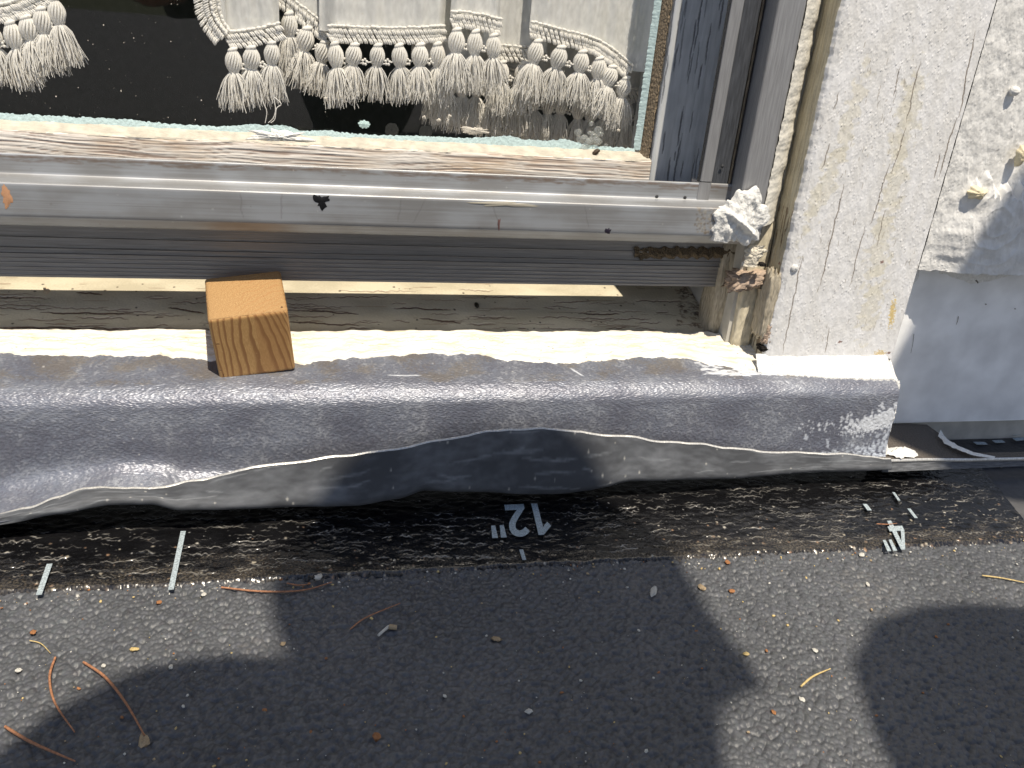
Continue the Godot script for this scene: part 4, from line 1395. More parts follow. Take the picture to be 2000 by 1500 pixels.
func curtains() -> void:
	yarn = worn(Color(0.98, 0.975, 0.955), Color(0.95, 0.935, 0.90), 0.85, 0.0, 0.03, Vector3(30, 30, 30), 0.0, 131)
	yarn.rim_enabled = true
	yarn.rim = 0.4
	yarn.backlight_enabled = true
	yarn.backlight = Color(0.16, 0.15, 0.13)
	linen = worn(Color(0.93, 0.93, 0.92), Color(0.87, 0.87, 0.85), 0.9, 0.0, 0.05, Vector3(14, 6, 14), 0.02, 132)
	linen.backlight_enabled = true
	linen.backlight = Color(0.14, 0.135, 0.12)
	for s in 6: tassels.append(make_tassel(140 + s))
	var st := begin()
	for k in 5:
		var a := TAU * k / 5.0
		ball(st, Vector3(cos(a) * 0.0011, sin(a) * 0.0012, 0), Basis(Vector3(0.00075, 0, 0), Vector3(0, 0.0008, 0), Vector3(0, 0, 0.0007)), 4, 6)
	ball(st, Vector3(-0.0022, -0.0004, 0), Basis(Vector3(0.0015, 0, 0), Vector3(0, 0.0004, 0), Vector3(0, 0, 0.0004)), 4, 6)
	ball(st, Vector3(0.0022, -0.0004, 0), Basis(Vector3(0.0015, 0, 0), Vector3(0, 0.0004, 0), Vector3(0, 0, 0.0004)), 4, 6)
	loop_mesh = st.commit()
	var c := thing("curtain", "off white pleated curtain with tasselled fringe hanging behind the glass", "curtain", at_z(900, 180, -0.08))
	panel(c, [[640, 50], [760, 54], [868, 51]], -0.0800, 151, 0.004, 0.004)
	panel(c, [[882, 22], [930, 26], [980, 38]], -0.0730, 152, 0.0, 0.0)
	panel(c, [[968, 88], [1042, 92]], -0.0880, 153, 0.012, 0.012)
	panel(c, [[1038, 42], [1100, 58], [1160, 74], [1200, 98], [1236, 128]], -0.0760, 154, 0.0, 0.016)
	panel(c, [[440, 62], [490, 57], [545, 45]], -0.0800, 155, 0.003, 0.0)
	panel(c, [[550, -20], [600, 20], [648, 58]], -0.0920, 156, 0.004, 0.010)
	panel(c, [[404, -90], [410, -20], [418, 30], [442, 66]], -0.0790, 157, 0.0, 0.0, false)
	panel(c, [[418, -92], [424, -20], [430, 26], [448, 60]], -0.0800, 158, 0.0, 0.0, false)
	# loose threads that reach the foot of the pane
	for q in [[[505, 150], [508, 175], [514, 200], [521, 218], [518, 240]], [[536, 140], [537, 165], [535, 190], [538, 214], [534, 230], [524, 240]], [[536, 190], [549, 203], [540, 212], [537, 232], [529, 240]]]:
		var pts := []
		for p in q: pts.append(at_z(p[0], p[1], -0.0745))
		var th := begin()
		tube(th, curve(pts, 6), 0.00032, 0.00022, 5)
		part("loose_thread", th.commit(), yarn, c)
	var back := thing("curtain", "shaded rear curtain layer with a lower row of tassels near the stile", "curtain", at_z(1100, 220, -0.10))
	panel(back, [[850, 108], [950, 122], [1060, 150], [1180, 168], [1300, 176]], -0.1000, 159, 0.012, 0.012, true, 0.62, 0.0086)
	var left := thing("curtain", "corner of another fringed curtain at the dark end of the pane", "curtain", at_z(20, 40, -0.08))
	panel(left, [[-230, 20], [-60, 16], [40, -2], [108, -46]], -0.0800, 160, 0.01, 0.0)

# ---------- the wedge of wood ----------
func rounded_face(half: Vector3, r: float, axis: int, side: float, n: int, rough: FastNoiseLite, amount: float) -> ArrayMesh:
	var f := func(u: float, v: float) -> Vector3:
		var a := sin((u - 0.5) * PI) * 0.5 + 0.5
		var b := sin((v - 0.5) * PI) * 0.5 + 0.5
		a = lerpf(u, a, 0.5); b = lerpf(v, b, 0.5)
		var p := Vector3.ZERO
		if axis == 2: p = Vector3(lerpf(-1, 1, a) * side, lerpf(-1, 1, b), side)
		elif axis == 1: p = Vector3(lerpf(-1, 1, a), side, lerpf(1, -1, b) * side)
		else: p = Vector3(side, lerpf(-1, 1, b), lerpf(1, -1, a) * side)
		p *= half
		var q := p.clamp(-half + Vector3.ONE * r, half - Vector3.ONE * r)
		var nn := (p - q)
		if nn.length() > 1e-9: p = q + nn.normalized() * minf(r, nn.length())
		var k := Vector3(float(axis == 0), float(axis == 1), float(axis == 2)) * side
		return p + k * amount * rough.get_noise_3d(p.x * 900.0, p.y * 900.0, p.z * 900.0)
	return grid(n, n, f)

func prop_block() -> void:
	var s := 0.9635
	var b := Basis(Vector3.RIGHT, deg_to_rad(14.858)) * Basis(Vector3.UP, deg_to_rad(6.787)) * Basis(Vector3.BACK, deg_to_rad(4.382))
	var half := Vector3(0.01758, 0.01783, 0.0170)
	var top := EYE + s * Vector3(-0.0288179, -0.15255835, -0.39821297)
	var mid := top + b * Vector3(0, -half.y, -half.z)
	var root := thing("wood_block", "small pine offcut with striped grain wedged under the storm frame on the sill", "wood block", mid)
	root.basis = b
	var n := 256
	var cv := Canvas.new(n, n, 171)
	var wv := noise(172, 0.012, 3)
	var fi := noise(173, 0.2, 3)
	for y in n:
		for x in n:
			var u := float(x) / n
			var d := 1.0 - float(y) / n
			d = float(n - 1 - y) / n
			# row 0 lies at the foot of the face
			var lean := smoothstep(0.42, 0.95, u)
			var q := 11.5 * (u - 0.26 * lean * d * (1.25 - 0.5 * d)) + 3.0 * lean * u * (1.0 - d) * 0.5 + 0.5 * wv.get_noise_2d(x * 0.8, y * 0.35) + 0.15 * sin(d * 3.0 + u * 4.0)
			var fr := q - floorf(q)
			var late := smoothstep(0.48, 0.80, fr) * smoothstep(1.0, 0.93, fr)
			var g := fi.get_noise_2d(x * 2.2, y * 0.25)
			var col := rgb8(200, 158, 104).lerp(rgb8(182, 140, 86), clampf(0.5 + g, 0.0, 1.0))
			col = col.lerp(rgb8(140, 98, 58), 0.82 * late)
			if u > 0.55 and u < 0.9: col = col.lerp(rgb8(162, 112, 66), 0.25)
			var k := y * n + x
			cv.c[k * 3] = int(col.r * 255.0); cv.c[k * 3 + 1] = int(col.g * 255.0); cv.c[k * 3 + 2] = int(col.b * 255.0)
			cv.t[k] = clampi(int(128 + 30 * late + 16 * g), 0, 255)
	for i in 40:
		cv.dab(rng.randf_range(0, n), rng.randf_range(0, n), rng.randf_range(0.5, 1.1), rgb8(230, 200, 150), 0.7, 10.0)
	for q in [[20, 150, 34, 148], [8, 60, 22, 56], [24, 40, 26, 10]]:
		cv.line(Vector2(q[0], q[1]), Vector2(q[2], q[3]), 1.0, rgb8(70, 44, 24), 0.8, -60.0, 2.0)
	var fm := material(Color.WHITE, 0.62, 0.0, cv, 0.02)
	var ce := Canvas.new(n, n, 174)
	for y in n:
		for x in n:
			var u := float(x) / n
			var v := float(y) / n
			var rr := Vector2(u - 1.25, v + 0.5).length()
			var q := rr * 12.0 + 0.7 * wv.get_noise_2d(x, y)
			var fr := q - floorf(q)
			var late := smoothstep(0.6, 0.85, fr) * smoothstep(1.0, 0.92, fr) * smoothstep(0.25, 0.6, u)
			var g := fi.get_noise_2d(x, y)
			var saw := fi.get_noise_2d((x + y) * 2.2, (x - y) * 0.4)
			var col := rgb8(190, 154, 106).lerp(rgb8(166, 128, 82), clampf(0.5 + 1.1 * g + 0.7 * saw, 0.0, 1.0))
			col = col.lerp(rgb8(172, 124, 78), 0.4 * late)
			var k := y * n + x
			ce.c[k * 3] = int(col.r * 255.0); ce.c[k * 3 + 1] = int(col.g * 255.0); ce.c[k * 3 + 2] = int(col.b * 255.0)
			ce.t[k] = clampi(int(128 + 80 * g + 60 * saw), 0, 255)
	ce.patch(Vector2(228, 34), 5, 5, 0.0, rgb8(50, 26, 16), 0.95, -90.0, 2.0, 0.5)
	var em := material(Color.WHITE, 0.75, 0.0, ce, 0.06)
	var rough := noise(175, 0.6, 2)
	for q in [["long_face", 2, 1.0, fm], ["long_face", 2, -1.0, fm], ["sawn_end", 1, 1.0, em], ["sawn_end", 1, -1.0, em], ["side_face", 0, 1.0, fm], ["side_face", 0, -1.0, fm]]:
		var o := MeshInstance3D.new()
		o.name = q[0]
		o.mesh = rounded_face(half, 0.0016, q[1], q[2], 36, rough, 0.0002 if q[1] == 1 else 0.00005)
		o.material_override = q[3]
		root.add_child(o, true)

# ---------- the rotten corner ----------
func rough_piece(center: Vector3, b: Basis, s: int, amount: float) -> ArrayMesh:
	var n := noise(s, 1.0, 4)
	var f := func(u: float, v: float) -> Vector3:
		var th := PI * (1.0 - v)
		var ph := -TAU * u
		var d := Vector3(sin(th) * cos(ph), cos(th), sin(th) * sin(ph))
		# push the ball towards a box so that it reads as a broken stick
		var m := maxf(absf(d.x), maxf(absf(d.y), absf(d.z)))
		d = d.lerp(d / m, 0.72)
		return center + b * (d * (1.0 + amount * n.get_noise_3d(d.x * 2.5, d.y * 1.1, d.z * 2.5)))
	return grid(40, 30, f)

func jamb_corner() -> void:
	var wood := worn(Color(0.76, 0.73, 0.66), Color(0.60, 0.56, 0.49), 0.8, 0.0, 0.05, Vector3(26, 6, 26), 0.06, 181)
	var rust := worn(Color(0.56, 0.36, 0.22), Color(0.38, 0.24, 0.16), 0.85, 0.0, 0.06, Vector3(26, 8, 26), 0.10, 182)
	var pink := worn(Color(0.78, 0.71, 0.64), Color(0.58, 0.50, 0.44), 0.85, 0.0, 0.06, Vector3(8, 30, 8), 0.06, 183)
	var pale := worn(Color(0.86, 0.83, 0.76), Color(0.74, 0.70, 0.60), 0.7, 0.0, 0.05, Vector3(14, 6, 14), 0.03, 184)
	var black := worn(Color(0.07, 0.055, 0.045), Color(0.12, 0.09, 0.07), 0.95, 0.0, 0.08, Vector3(40, 40, 40), 0.0, 185)
	var root := thing("window_jamb", "rotten splintered foot of the wooden jamb between storm frame and casing", "jamb", on_sill(1440, 655))
	var a := at_z(1400, 606, -0.030)
	part("stop", rough_piece(Vector3(0.2255, 0.0985, -0.034), Basis(Vector3(0.0066, 0, 0), Vector3(0, 0.0300, 0), Vector3(0, 0, 0.009)), 186, 0.12), wood, root)
	part("rusty_strip", rough_piece(at_z(1429, 596, -0.0245), Basis(Vector3(0.0016, 0, 0), Vector3(-0.001, 0.0100, 0), Vector3(0, 0, 0.003)), 187, 0.2), rust, root)
	part("splintered_end", rough_piece(at_z(1454, 545, -0.0135), Basis(Vector3(0.0085, 0.002, 0), Vector3(0, 0.0046, 0), Vector3(0, 0, 0.007)), 188, 0.42), pink, root)
	part("back_strip", rough_piece(Vector3(0.2340, 0.104, -0.0185), Basis(Vector3(0.0060, 0, 0), Vector3(0, 0.0400, 0), Vector3(0, 0, 0.006)), 189, 0.06), pale, root)
	part("edge_strip", rough_piece(at_z(1497, 592, -0.0050), Basis(Vector3(0.0034, 0, 0), Vector3(0, 0.0190, 0), Vector3(0, 0, 0.006)), 190, 0.22), wood, root)
	part("rot_pocket", rough_piece(at_z(1490, 678, -0.002), Basis(Vector3(0.0026, 0, 0), Vector3(0, 0.0016, 0), Vector3(0, 0, 0.003)), 191, 0.4), black, root)
	part("splinter", rough_piece(at_z(1500, 652, -0.001), Basis(Vector3(0.0030, 0, 0), Vector3(0.0004, 0.0050, 0), Vector3(0, 0, 0.0022)), 192, 0.5), pink, root)
	part("rot_pocket", rough_piece(at_z(1488, 516, -0.003), Basis(Vector3(0.0016, 0, 0), Vector3(0, 0.0008, 0), Vector3(0, 0, 0.002)), 193, 0.4), black, root)
	# blob of sealant that ties rail, jamb and casing together
	var n := noise(194, 1.0, 2)
	var mid := at_z(1446, 432, 0.003)
	var f := func(u: float, v: float) -> Vector3:
		var t := u * TAU
		var dir := Vector2(cos(t), sin(t))
		var star := 0.0118 + 0.0060 * n.get_noise_2d(dir.x * 1.3, dir.y * 1.3) + 0.0009 * n.get_noise_2d(dir.x * 5.0 + 9.0, dir.y * 5.0)
		star += 0.004 * maxf(0.0, cos(t - 0.65)) + 0.003 * maxf(0.0, cos(t - 3.3))
		var p := dir * star * v
		var ridge := exp(-pow((p.x * 0.55 + p.y * 0.83 + 0.0006) / 0.0016, 2.0))
		var z := 0.0018 * (1.0 - v * v) + 0.0030 * ridge * (1.0 - v * v) + 0.0018 * n.get_noise_2d(p.x * 150.0 + 3.0, p.y * 90.0) * (1.0 - v * v * v) + 0.0003 * n.get_noise_2d(p.x * 800.0, p.y * 260.0)
		if v > 0.97: z -= 0.003
		return mid + Vector3(p.x, p.y, z)
	solo("caulk_blob", grid(110, 44, f), caulk_white, "ragged white caulk blob sealing the end of the aluminium rail to the casing", "caulk")
	var g := func(u: float, v: float) -> Vector3:
		var p := at_z(lerpf(1478, 1462, v) , lerpf(478, 520, v), -0.004)
		var x := lerpf(-0.0052, 0.0085, u) * (0.7 + 0.4 * n.get_noise_1d(v * 3.0))
		return p + Vector3(x, 0, 0.0026 * sin(PI * u) + 0.0008 * n.get_noise_2d(u * 1.0, v * 1.6) - 0.001)
	solo("caulk_patch", grid(30, 40, g), worn(Color(0.90, 0.88, 0.83), Color(0.80, 0.76, 0.68), 0.6, 0.0, 0.04, Vector3(24, 24, 24), 0.10, 195), "creased cream caulk patch below the corner blob", "caulk")
	var h := func(u: float, v: float) -> Vector3:
		var px := lerpf(1240, 1446, u)
		var k := n.get_noise_1d(u * 14.0)
		var e := at_z(px, lerpf(505, 484, v) + 6.0 * k, -0.0262)
		return e + Vector3(0, 0, (0.0016 * smoothstep(0.0, 0.4, u) + 0.0016 * n.get_noise_2d(u * 14.0, v * 2.0)) * sin(PI * v) - 0.0009)
	solo("sealant_crust", grid(90, 12, h), worn(Color(0.50, 0.44, 0.34), Color(0.28, 0.24, 0.19), 0.8, 0.0, 0.06, Vector3(24, 24, 24), 0.12, 196), "dirty tan sealant crust stuck along the ribs of the track", "sealant")

# ---------- what sticks to the glass ----------
func splat(center: Vector3, rx: float, ry: float, tall: float, s: int, ragged: float = 0.7) -> ArrayMesh:
	var n := noise(s, 1.0, 3)
	var f := func(u: float, v: float) -> Vector3:
		var a := u * TAU
		var r := v * (1.0 + ragged * n.get_noise_2d(cos(a) * 1.8, sin(a) * 1.8))
		return center + Vector3(cos(a) * rx * r, sin(a) * ry * r, tall * (1.0 - v * v) * (1.0 + 0.7 * n.get_noise_2d(u * 20.0, v * 9.0)))
	return grid(36, 8, f)

func glass_marks() -> void:
	var z := -0.0580
	var aqua := worn(Color(0.80, 0.90, 0.88), Color(0.70, 0.80, 0.80), 0.4, 0.0, 0.05, Vector3(40, 40, 40), 0.0, 201)
	var cream := worn(Color(0.86, 0.84, 0.79), Color(0.74, 0.71, 0.66), 0.6, 0.0, 0.05, Vector3(40, 40, 40), 0.0, 202)
	solo("paint_fleck", splat(at_z(711, 243, z), 0.0030, 0.0020, 0.0004, 213, 0.4), aqua, "pale aqua paint fleck on the glass above the putty", "paint fleck")
	solo("paint_fleck", splat(at_z(927, 255, z), 0.0070, 0.0018, 0.0004, 204), cream, "long cream paint scrape low on the glass", "paint fleck")
	for q in [[828, 229, "tiny cream paint dot just above a round smudge"], [857, 235, "cream paint dot, middle of three close dots on the glass"], [878, 227, "cream paint dot between the fringe and the long scrape"], [636, 193, "lone cream paint dot right under a tassel"], [1208, 255, "cream paint dot on the glass beside the clear silicone"]]:
		solo("paint_fleck", splat(at_z(q[0], q[1], z), 0.0010, 0.0009, 0.0003, 205 + int(q[0])), cream, q[2], "paint fleck", "paint dots on the glass")
	var smudge := worn(Color(0.10, 0.11, 0.10), Color(0.16, 0.16, 0.15), 0.5, 0.0, 0.09, Vector3(50, 50, 50), 0.0, 206)
	for q in [[765, 254, "round dark smudge on the glass next to the aqua fleck"], [831, 259, "round dark smudge on the glass next to the long cream scrape"]]:
		solo("round_smudge", splat(at_z(q[0], q[1], z), 0.0034, 0.0036, 0.0002, 207 + int(q[0]), 0.15), smudge, q[2], "smudge", "round smudges on the glass")
	# white caulk wiped onto the putty
	solo("caulk_smear", splat(at_z(545, 268, -0.0525), 0.0150, 0.0030, 0.0014, 208, 0.9), caulk_white, "white caulk smear on the putty below the loose threads", "caulk")
	# clear silicone beads in the corner
	var gel := StandardMaterial3D.new()
	gel.albedo_color = Color(0.80, 0.82, 0.80, 0.16)
	gel.transparency = BaseMaterial3D.TRANSPARENCY_ALPHA
	gel.roughness = 0.04
	gel.metallic_specular = 0.7
	var st := begin()
	var r := RandomNumberGenerator.new()
	r.seed = 209
	var wob := noise(210, 0.8, 2)
	for k in 26:
		var p := at_z(1154 + r.randfn(0.0, 13.0), 277 + r.randfn(0.0, 13.0), z)
		var s := r.randf_range(0.0010, 0.0026)
		ball(st, p, Basis(Vector3(s, 0, 0), Vector3(0, s * r.randf_range(0.6, 1.1), 0), Vector3(0, 0, s * 0.55)), 8, 12, wob, 0.3)
	var silicone := thing("silicone_blob", "clear bubbly silicone blob on the glass by the stile", "silicone", at_z(1154, 280, z))
	part("beads", st.commit(), gel, silicone)
	st = begin()
	ball(st, at_z(1164, 297, -0.0535), Basis(Vector3(0.0020, 0.0014, 0), Vector3(-0.0006, 0.0010, 0), Vector3(0, 0, 0.0011)), 8, 12, wob, 0.5)
	solo("seed_husk", st.commit(), worn(Color(0.34, 0.27, 0.18), Color(0.16, 0.12, 0.09), 0.6, 0.0, 0.1, Vector3(90, 90, 90), 0.0, 211), "small brown husk stuck under the clear silicone blob", "husk")
	# dust: too many specks to count
	var dust := begin()
	for k in 420:
		var p := at_z(r.randf_range(-120, 1235), r.randf_range(-60, 285), z)
		var s := 0.00010 + 0.00028 * pow(r.randf(), 5.0)
		ball(dust, p, Basis(Vector3(s, 0, 0), Vector3(0, s, 0), Vector3(0, 0, s * 0.4)), 3, 5)
	var o := solo("glass_dust", dust.commit(), cream, "fine pale dust specks over the dark glass", "dust")
	o.set_meta("kind", "stuff")

# ---------- litter on the roof ----------
func debris() -> void:
	var tan_m := worn(Color(0.70, 0.50, 0.36), Color(0.54, 0.37, 0.27), 0.6, 0.0, 0.04, Vector3(30, 30, 30), 0.02, 221)
	var straw := worn(Color(0.82, 0.74, 0.52), Color(0.70, 0.60, 0.40), 0.6, 0.0, 0.04, Vector3(30, 30, 30), 0.02, 222)
	var white := worn(Color(0.88, 0.87, 0.84), Color(0.78, 0.77, 0.73), 0.7, 0.0, 0.06, Vector3(50, 50, 50), 0.05, 223)
	var ochre := worn(Color(0.72, 0.50, 0.32), Color(0.58, 0.40, 0.26), 0.8, 0.0, 0.06, Vector3(50, 50, 50), 0.05, 224)
	var buff := worn(Color(0.76, 0.68, 0.56), Color(0.62, 0.54, 0.43), 0.8, 0.0, 0.06, Vector3(50, 50, 50), 0.05, 225)
	var needles := [
		[[[163, 1293], [205, 1322], [245, 1372], [282, 1436]], 0.00082, tan_m, "longest brown pine needle with a pale chip at its end"],
		[[[108, 1284], [97, 1322], [107, 1372], [146, 1430]], 0.00072, tan_m, "brown pine needle bowed like a bracket beside the longest needle"],
		[[[10, 1419], [62, 1450], [147, 1487]], 0.00085, tan_m, "thick reddish pine needle lying alone in shadow on the roof"],
		[[[432, 1147], [510, 1155], [590, 1153], [648, 1137]], 0.00070, tan_m, "orange brown pine needle along the membrane's lower edge"],
		[[[560, 1139], [584, 1143], [607, 1140]], 0.00055, tan_m, "short pine needle stub lying just above a longer orange one"],
		[[[684, 1229], [715, 1206], [782, 1178]], 0.00052, tan_m, "thin straight pine needle in the shadow by the broken twig"],
		[[[1564, 1341], [1588, 1321], [1622, 1306]], 0.00070, straw, "short straw yellow grass blade on the sunlit roof"],
		[[[1918, 1124], [1962, 1130], [2030, 1144]], 0.00060, straw, "pale straw stem on the roof below the printed 4"],
		[[[58, 1251], [80, 1257], [99, 1276]], 0.00035, straw, "hair thin curled stem next to the bowed needle"],
		[[[1712, 1023], [1732, 1024], [1752, 1022]], 0.00045, tan_m, "tiny orange needle piece lying across the printed 4"]]
	for q in needles:
		var pts := []
		var r: float = q[1]
		for p in q[0]: pts.append(at_y(p[0], p[1], 0.0007 + r + (0.0022 if float(p[1]) < 1060.0 else 0.0)))
		for i in pts.size(): (pts[i] as Vector3)
		var st := begin()
		tube(st, curve(pts, 8), r * 0.6, r * 0.32, 6, 0.35)
		solo("pine_needle" if q[2] == tan_m else "grass_stem", st.commit(), q[2], q[3], "needle" if q[2] == tan_m else "stem", "needles and stems on the roof")
	var wob := noise(226, 0.7, 3)
	var chips := [
		[1276, 1155, 0.0018, 0.0038, -0.5, white, "largest oblong white paint chip in the roof's shadow"],
		[281, 1447, 0.0019, 0.0030, 0.3, buff, "ragged pale chip at the tip of the longest needle"],
		[1032, 1389, 0.0016, 0.0011, 0.2, white, "rounded white chip alone in the shaded roof"],
		[1566, 1366, 0.0015, 0.0012, 0.0, white, "bluish white chip below the straw yellow blade"],
		[622, 1127, 0.0024, 0.0017, 0.5, white, "white flake standing on the membrane's lower edge"],
		[969, 1248, 0.0024, 0.0011, -0.4, buff, "tan leaf scrap on the shaded roof"],
		[735, 1438, 0.0018, 0.0015, 0.0, ochre, "ochre crumb near the shaded roof's front"],
		[1371, 1147, 0.0018, 0.0017, 0.4, buff, "beige stone chip at the shadow's edge"],
		[1421, 1098, 0.0014, 0.0016, 0.0, ochre, "orange stone crumb just below the membrane"],
		[1429, 1154, 0.0018, 0.0011, 0.3, ochre, "orange stone crumb beside the beige chip"],
		[1683, 1083, 0.0022, 0.0011, 0.8, white, "bent white flake under the printed 4"],
		[1695, 1141, 0.0010, 0.0017, -0.3, white, "narrow white chip on the sunlit roof"],
		[1457, 1277, 0.0017, 0.0009, 0.2, straw, "yellow crumb at the edge of the shadow"],
		[1592, 1270, 0.0013, 0.0011, 0.0, white, "pinkish white crumb above the straw yellow blade"],
		[262, 1268, 0.0020, 0.0008, -0.2, straw, "straw yellow sliver on the sunlit roof"],
		[334, 1302, 0.0009, 0.0011, 0.0, white, "small white crumb above the shadow"],
		[64, 1235, 0.0014, 0.0012, 0.0, ochre, "orange crumb above the hair thin stem"],
		[398, 1161, 0.0012, 0.0010, 0.0, white, "white crumb beside the orange brown needle"],
		[310, 1176, 0.0013, 0.0010, 0.3, ochre, "reddish crumb below the long printed line"],
		[1953, 909, 0.0020, 0.0018, 0.2, white, "white chunk on the dark roof past the membrane end"],
		[202, 1300, 0.0010, 0.0009, 0.0, white, "white crumb right of the longest needle's tip"],
		[36, 1309, 0.0013, 0.0009, 0.4, white, "white crumb left of the bowed needle"],
		[553, 1257, 0.0012, 0.0011, 0.0, buff, "buff crumb on the shadow's left edge"],
		[1511, 1391, 0.0010, 0.0010, 0.0, ochre, "ochre crumb below the straw yellow blade"]]
	for q in chips:
		var high := 0.0026 if float(q[1]) < 1130.0 and float(q[0]) < 700.0 else 0.0008
		var p := at_y(q[0], q[1], high)
		var st := begin()
		var rx: float = q[2] * 0.85
		var rz: float = q[3] * 1.1
		var b := Basis(Vector3.UP, q[4]) * Basis(Vector3(rx, 0, 0), Vector3(0, minf(rx, rz) * 0.42, 0), Vector3(0, 0, rz))
		ball(st, p, b, 7, 11, wob, 0.75)
		solo("roof_chip", st.commit(), q[5], q[6], "chip", "chips and crumbs on the roof")
	var tw := begin()
	tube(tw, curve([at_y(739, 1241, 0.0012), at_y(750, 1231, 0.0014), at_y(760, 1223, 0.0016)], 3), 0.00055, 0.0007, 6)
	var twig := thing("broken_twig", "bent white twig with a pinkish end in the roof's shadow", "twig", at_y(757, 1230, 0.0))
	part("stem", tw.commit(), white, twig)
	tw = begin()
	tube(tw, PackedVector3Array([at_y(760, 1224, 0.0016), at_y(767, 1225, 0.0016), at_y(775, 1226, 0.0015)]), 0.0011, 0.0010, 7)
	part("bark_end", tw.commit(), buff, twig)
	# grit: beyond counting
	for k in 4:
		var st := begin()
		for i in [260, 160, 110, 90][k]:
			var px := rng.randf_range(-60, 2060)
			var py := rng.randf_range(1075, 1500)
			if rng.randf() < 0.35: py = lerpf(1168, 1062, (px + 20.0) / 2000.0) + rng.randfn(6.0, 9.0)
			var p := at_y(px, py, 0.0004)
			var s := 0.00016 + 0.00055 * pow(rng.randf(), 3.0)
			ball(st, p, Basis(Vector3.UP, rng.randf() * 3.0) * Basis(Vector3(s * rng.randf_range(0.8, 1.7), 0, 0), Vector3(0, s * 0.8, 0), Vector3(0, 0, s)), 4, 5, wob, 0.5)
		var o := solo("roof_grit", st.commit(), [white, straw, ochre, buff][k], ["scattered white grit over the black roof", "scattered straw coloured grit over the black roof", "scattered orange grit over the black roof", "scattered buff grit over the black roof"][k], "grit")
		o.set_meta("kind", "stuff")

# ---------- the person who holds the camera: out of the picture, but their shadow lies on the roof ----------
# bones: [from, to, radius, radius]; joined with a smooth minimum and meshed as surface nets
func net(bones: Array, cell: float, blend: float) -> ArrayMesh:
	var lo := Vector3.INF
	var hi := -Vector3.INF
	for b in bones:
		var r := maxf(b[2], b[3]) + 2.5 * cell + blend
		for p in [b[0], b[1]]:
			lo = lo.min(p - Vector3.ONE * r)
			hi = hi.max(p + Vector3.ONE * r)
	var nx := ceili((hi.x - lo.x) / cell) + 1
	var ny := ceili((hi.y - lo.y) / cell) + 1
	var nz := ceili((hi.z - lo.z) / cell) + 1
	var d := PackedFloat32Array()
	d.resize(nx * ny * nz)
	d.fill(1.0)
	for b in bones:
		var a: Vector3 = b[0]
		var e: Vector3 = b[1]
		var r0: float = b[2]
		var r1: float = b[3]
		var reach := maxf(r0, r1) + 2.0 * cell + blend
		var ab := e - a
		var l2 := maxf(ab.length_squared(), 1e-9)
		var mn := ((a.min(e) - Vector3.ONE * reach - lo) / cell).floor()
		var mx := ((a.max(e) + Vector3.ONE * reach - lo) / cell).ceil()
		for k in range(maxi(0, int(mn.z)), mini(nz, int(mx.z) + 1)):
			for j in range(maxi(0, int(mn.y)), mini(ny, int(mx.y) + 1)):
				for i in range(maxi(0, int(mn.x)), mini(nx, int(mx.x) + 1)):
					var p := lo + Vector3(i, j, k) * cell
					var t := clampf((p - a).dot(ab) / l2, 0.0, 1.0)
					var v := p.distance_to(a + ab * t) - lerpf(r0, r1, t)
					var q := (k * ny + j) * nx + i
					var o := d[q]
					var h := maxf(blend - absf(v - o), 0.0) / blend
					d[q] = minf(v, o) - h * h * blend * 0.25
	var vert := {}
	var vs := PackedVector3Array()
	var ns := PackedVector3Array()
	var corner := [0, 1, nx, nx + 1, nx * ny, nx * ny + 1, nx * ny + nx, nx * ny + nx + 1]
	var where := [Vector3(0, 0, 0), Vector3(1, 0, 0), Vector3(0, 1, 0), Vector3(1, 1, 0), Vector3(0, 0, 1), Vector3(1, 0, 1), Vector3(0, 1, 1), Vector3(1, 1, 1)]
	var edges := [[0, 1], [2, 3], [4, 5], [6, 7], [0, 2], [1, 3], [4, 6], [5, 7], [0, 4], [1, 5], [2, 6], [3, 7]]
	for k in nz - 1:
		for j in ny - 1:
			for i in nx - 1:
				var q := (k * ny + j) * nx + i
				var inside := 0
				for c in 8:
					if d[q + corner[c]] < 0.0: inside += 1
				if inside == 0 or inside == 8: continue
				var sum := Vector3.ZERO
				var n := 0
				for e in edges:
					var va := d[q + corner[e[0]]]
					var vb := d[q + corner[e[1]]]
					if (va < 0.0) != (vb < 0.0):
						sum += (where[e[0]] as Vector3).lerp(where[e[1]], va / (va - vb))
						n += 1
				vert[q] = vs.size()
				vs.append(lo + (Vector3(i, j, k) + sum / n) * cell)
				ns.append(Vector3(d[q + 1] - d[q] + d[q + corner[7]] - d[q + corner[6]], d[q + nx] - d[q] + d[q + corner[7]] - d[q + corner[5]], d[q + nx * ny] - d[q] + d[q + corner[7]] - d[q + corner[3]]).normalized())
	var idx := PackedInt32Array()
	var steps := [1, nx, nx * ny]
	for q in vert.keys():
		for ax in 3:
			var s: int = steps[ax]
			var u: int = steps[(ax + 1) % 3]
			var w: int = steps[(ax + 2) % 3]
			if (d[q] < 0.0) == (d[q + s] < 0.0): continue
			if not (vert.has(q - u) and vert.has(q - w) and vert.has(q - u - w)): continue
			var a: int = vert[q]
			var b: int = vert[q - u]
			var c: int = vert[q - u - w]
			var e: int = vert[q - w]
			if d[q] < 0.0: idx.append_array(PackedInt32Array([a, c, b, a, e, c]))
			else: idx.append_array(PackedInt32Array([a, b, c, a, c, e]))
	var arrays := []
	arrays.resize(Mesh.ARRAY_MAX)
	arrays[Mesh.ARRAY_VERTEX] = vs
	arrays[Mesh.ARRAY_NORMAL] = ns
	arrays[Mesh.ARRAY_INDEX] = idx
	var m := ArrayMesh.new()
	m.add_surface_from_arrays(Mesh.PRIMITIVE_TRIANGLES, arrays)
	return m

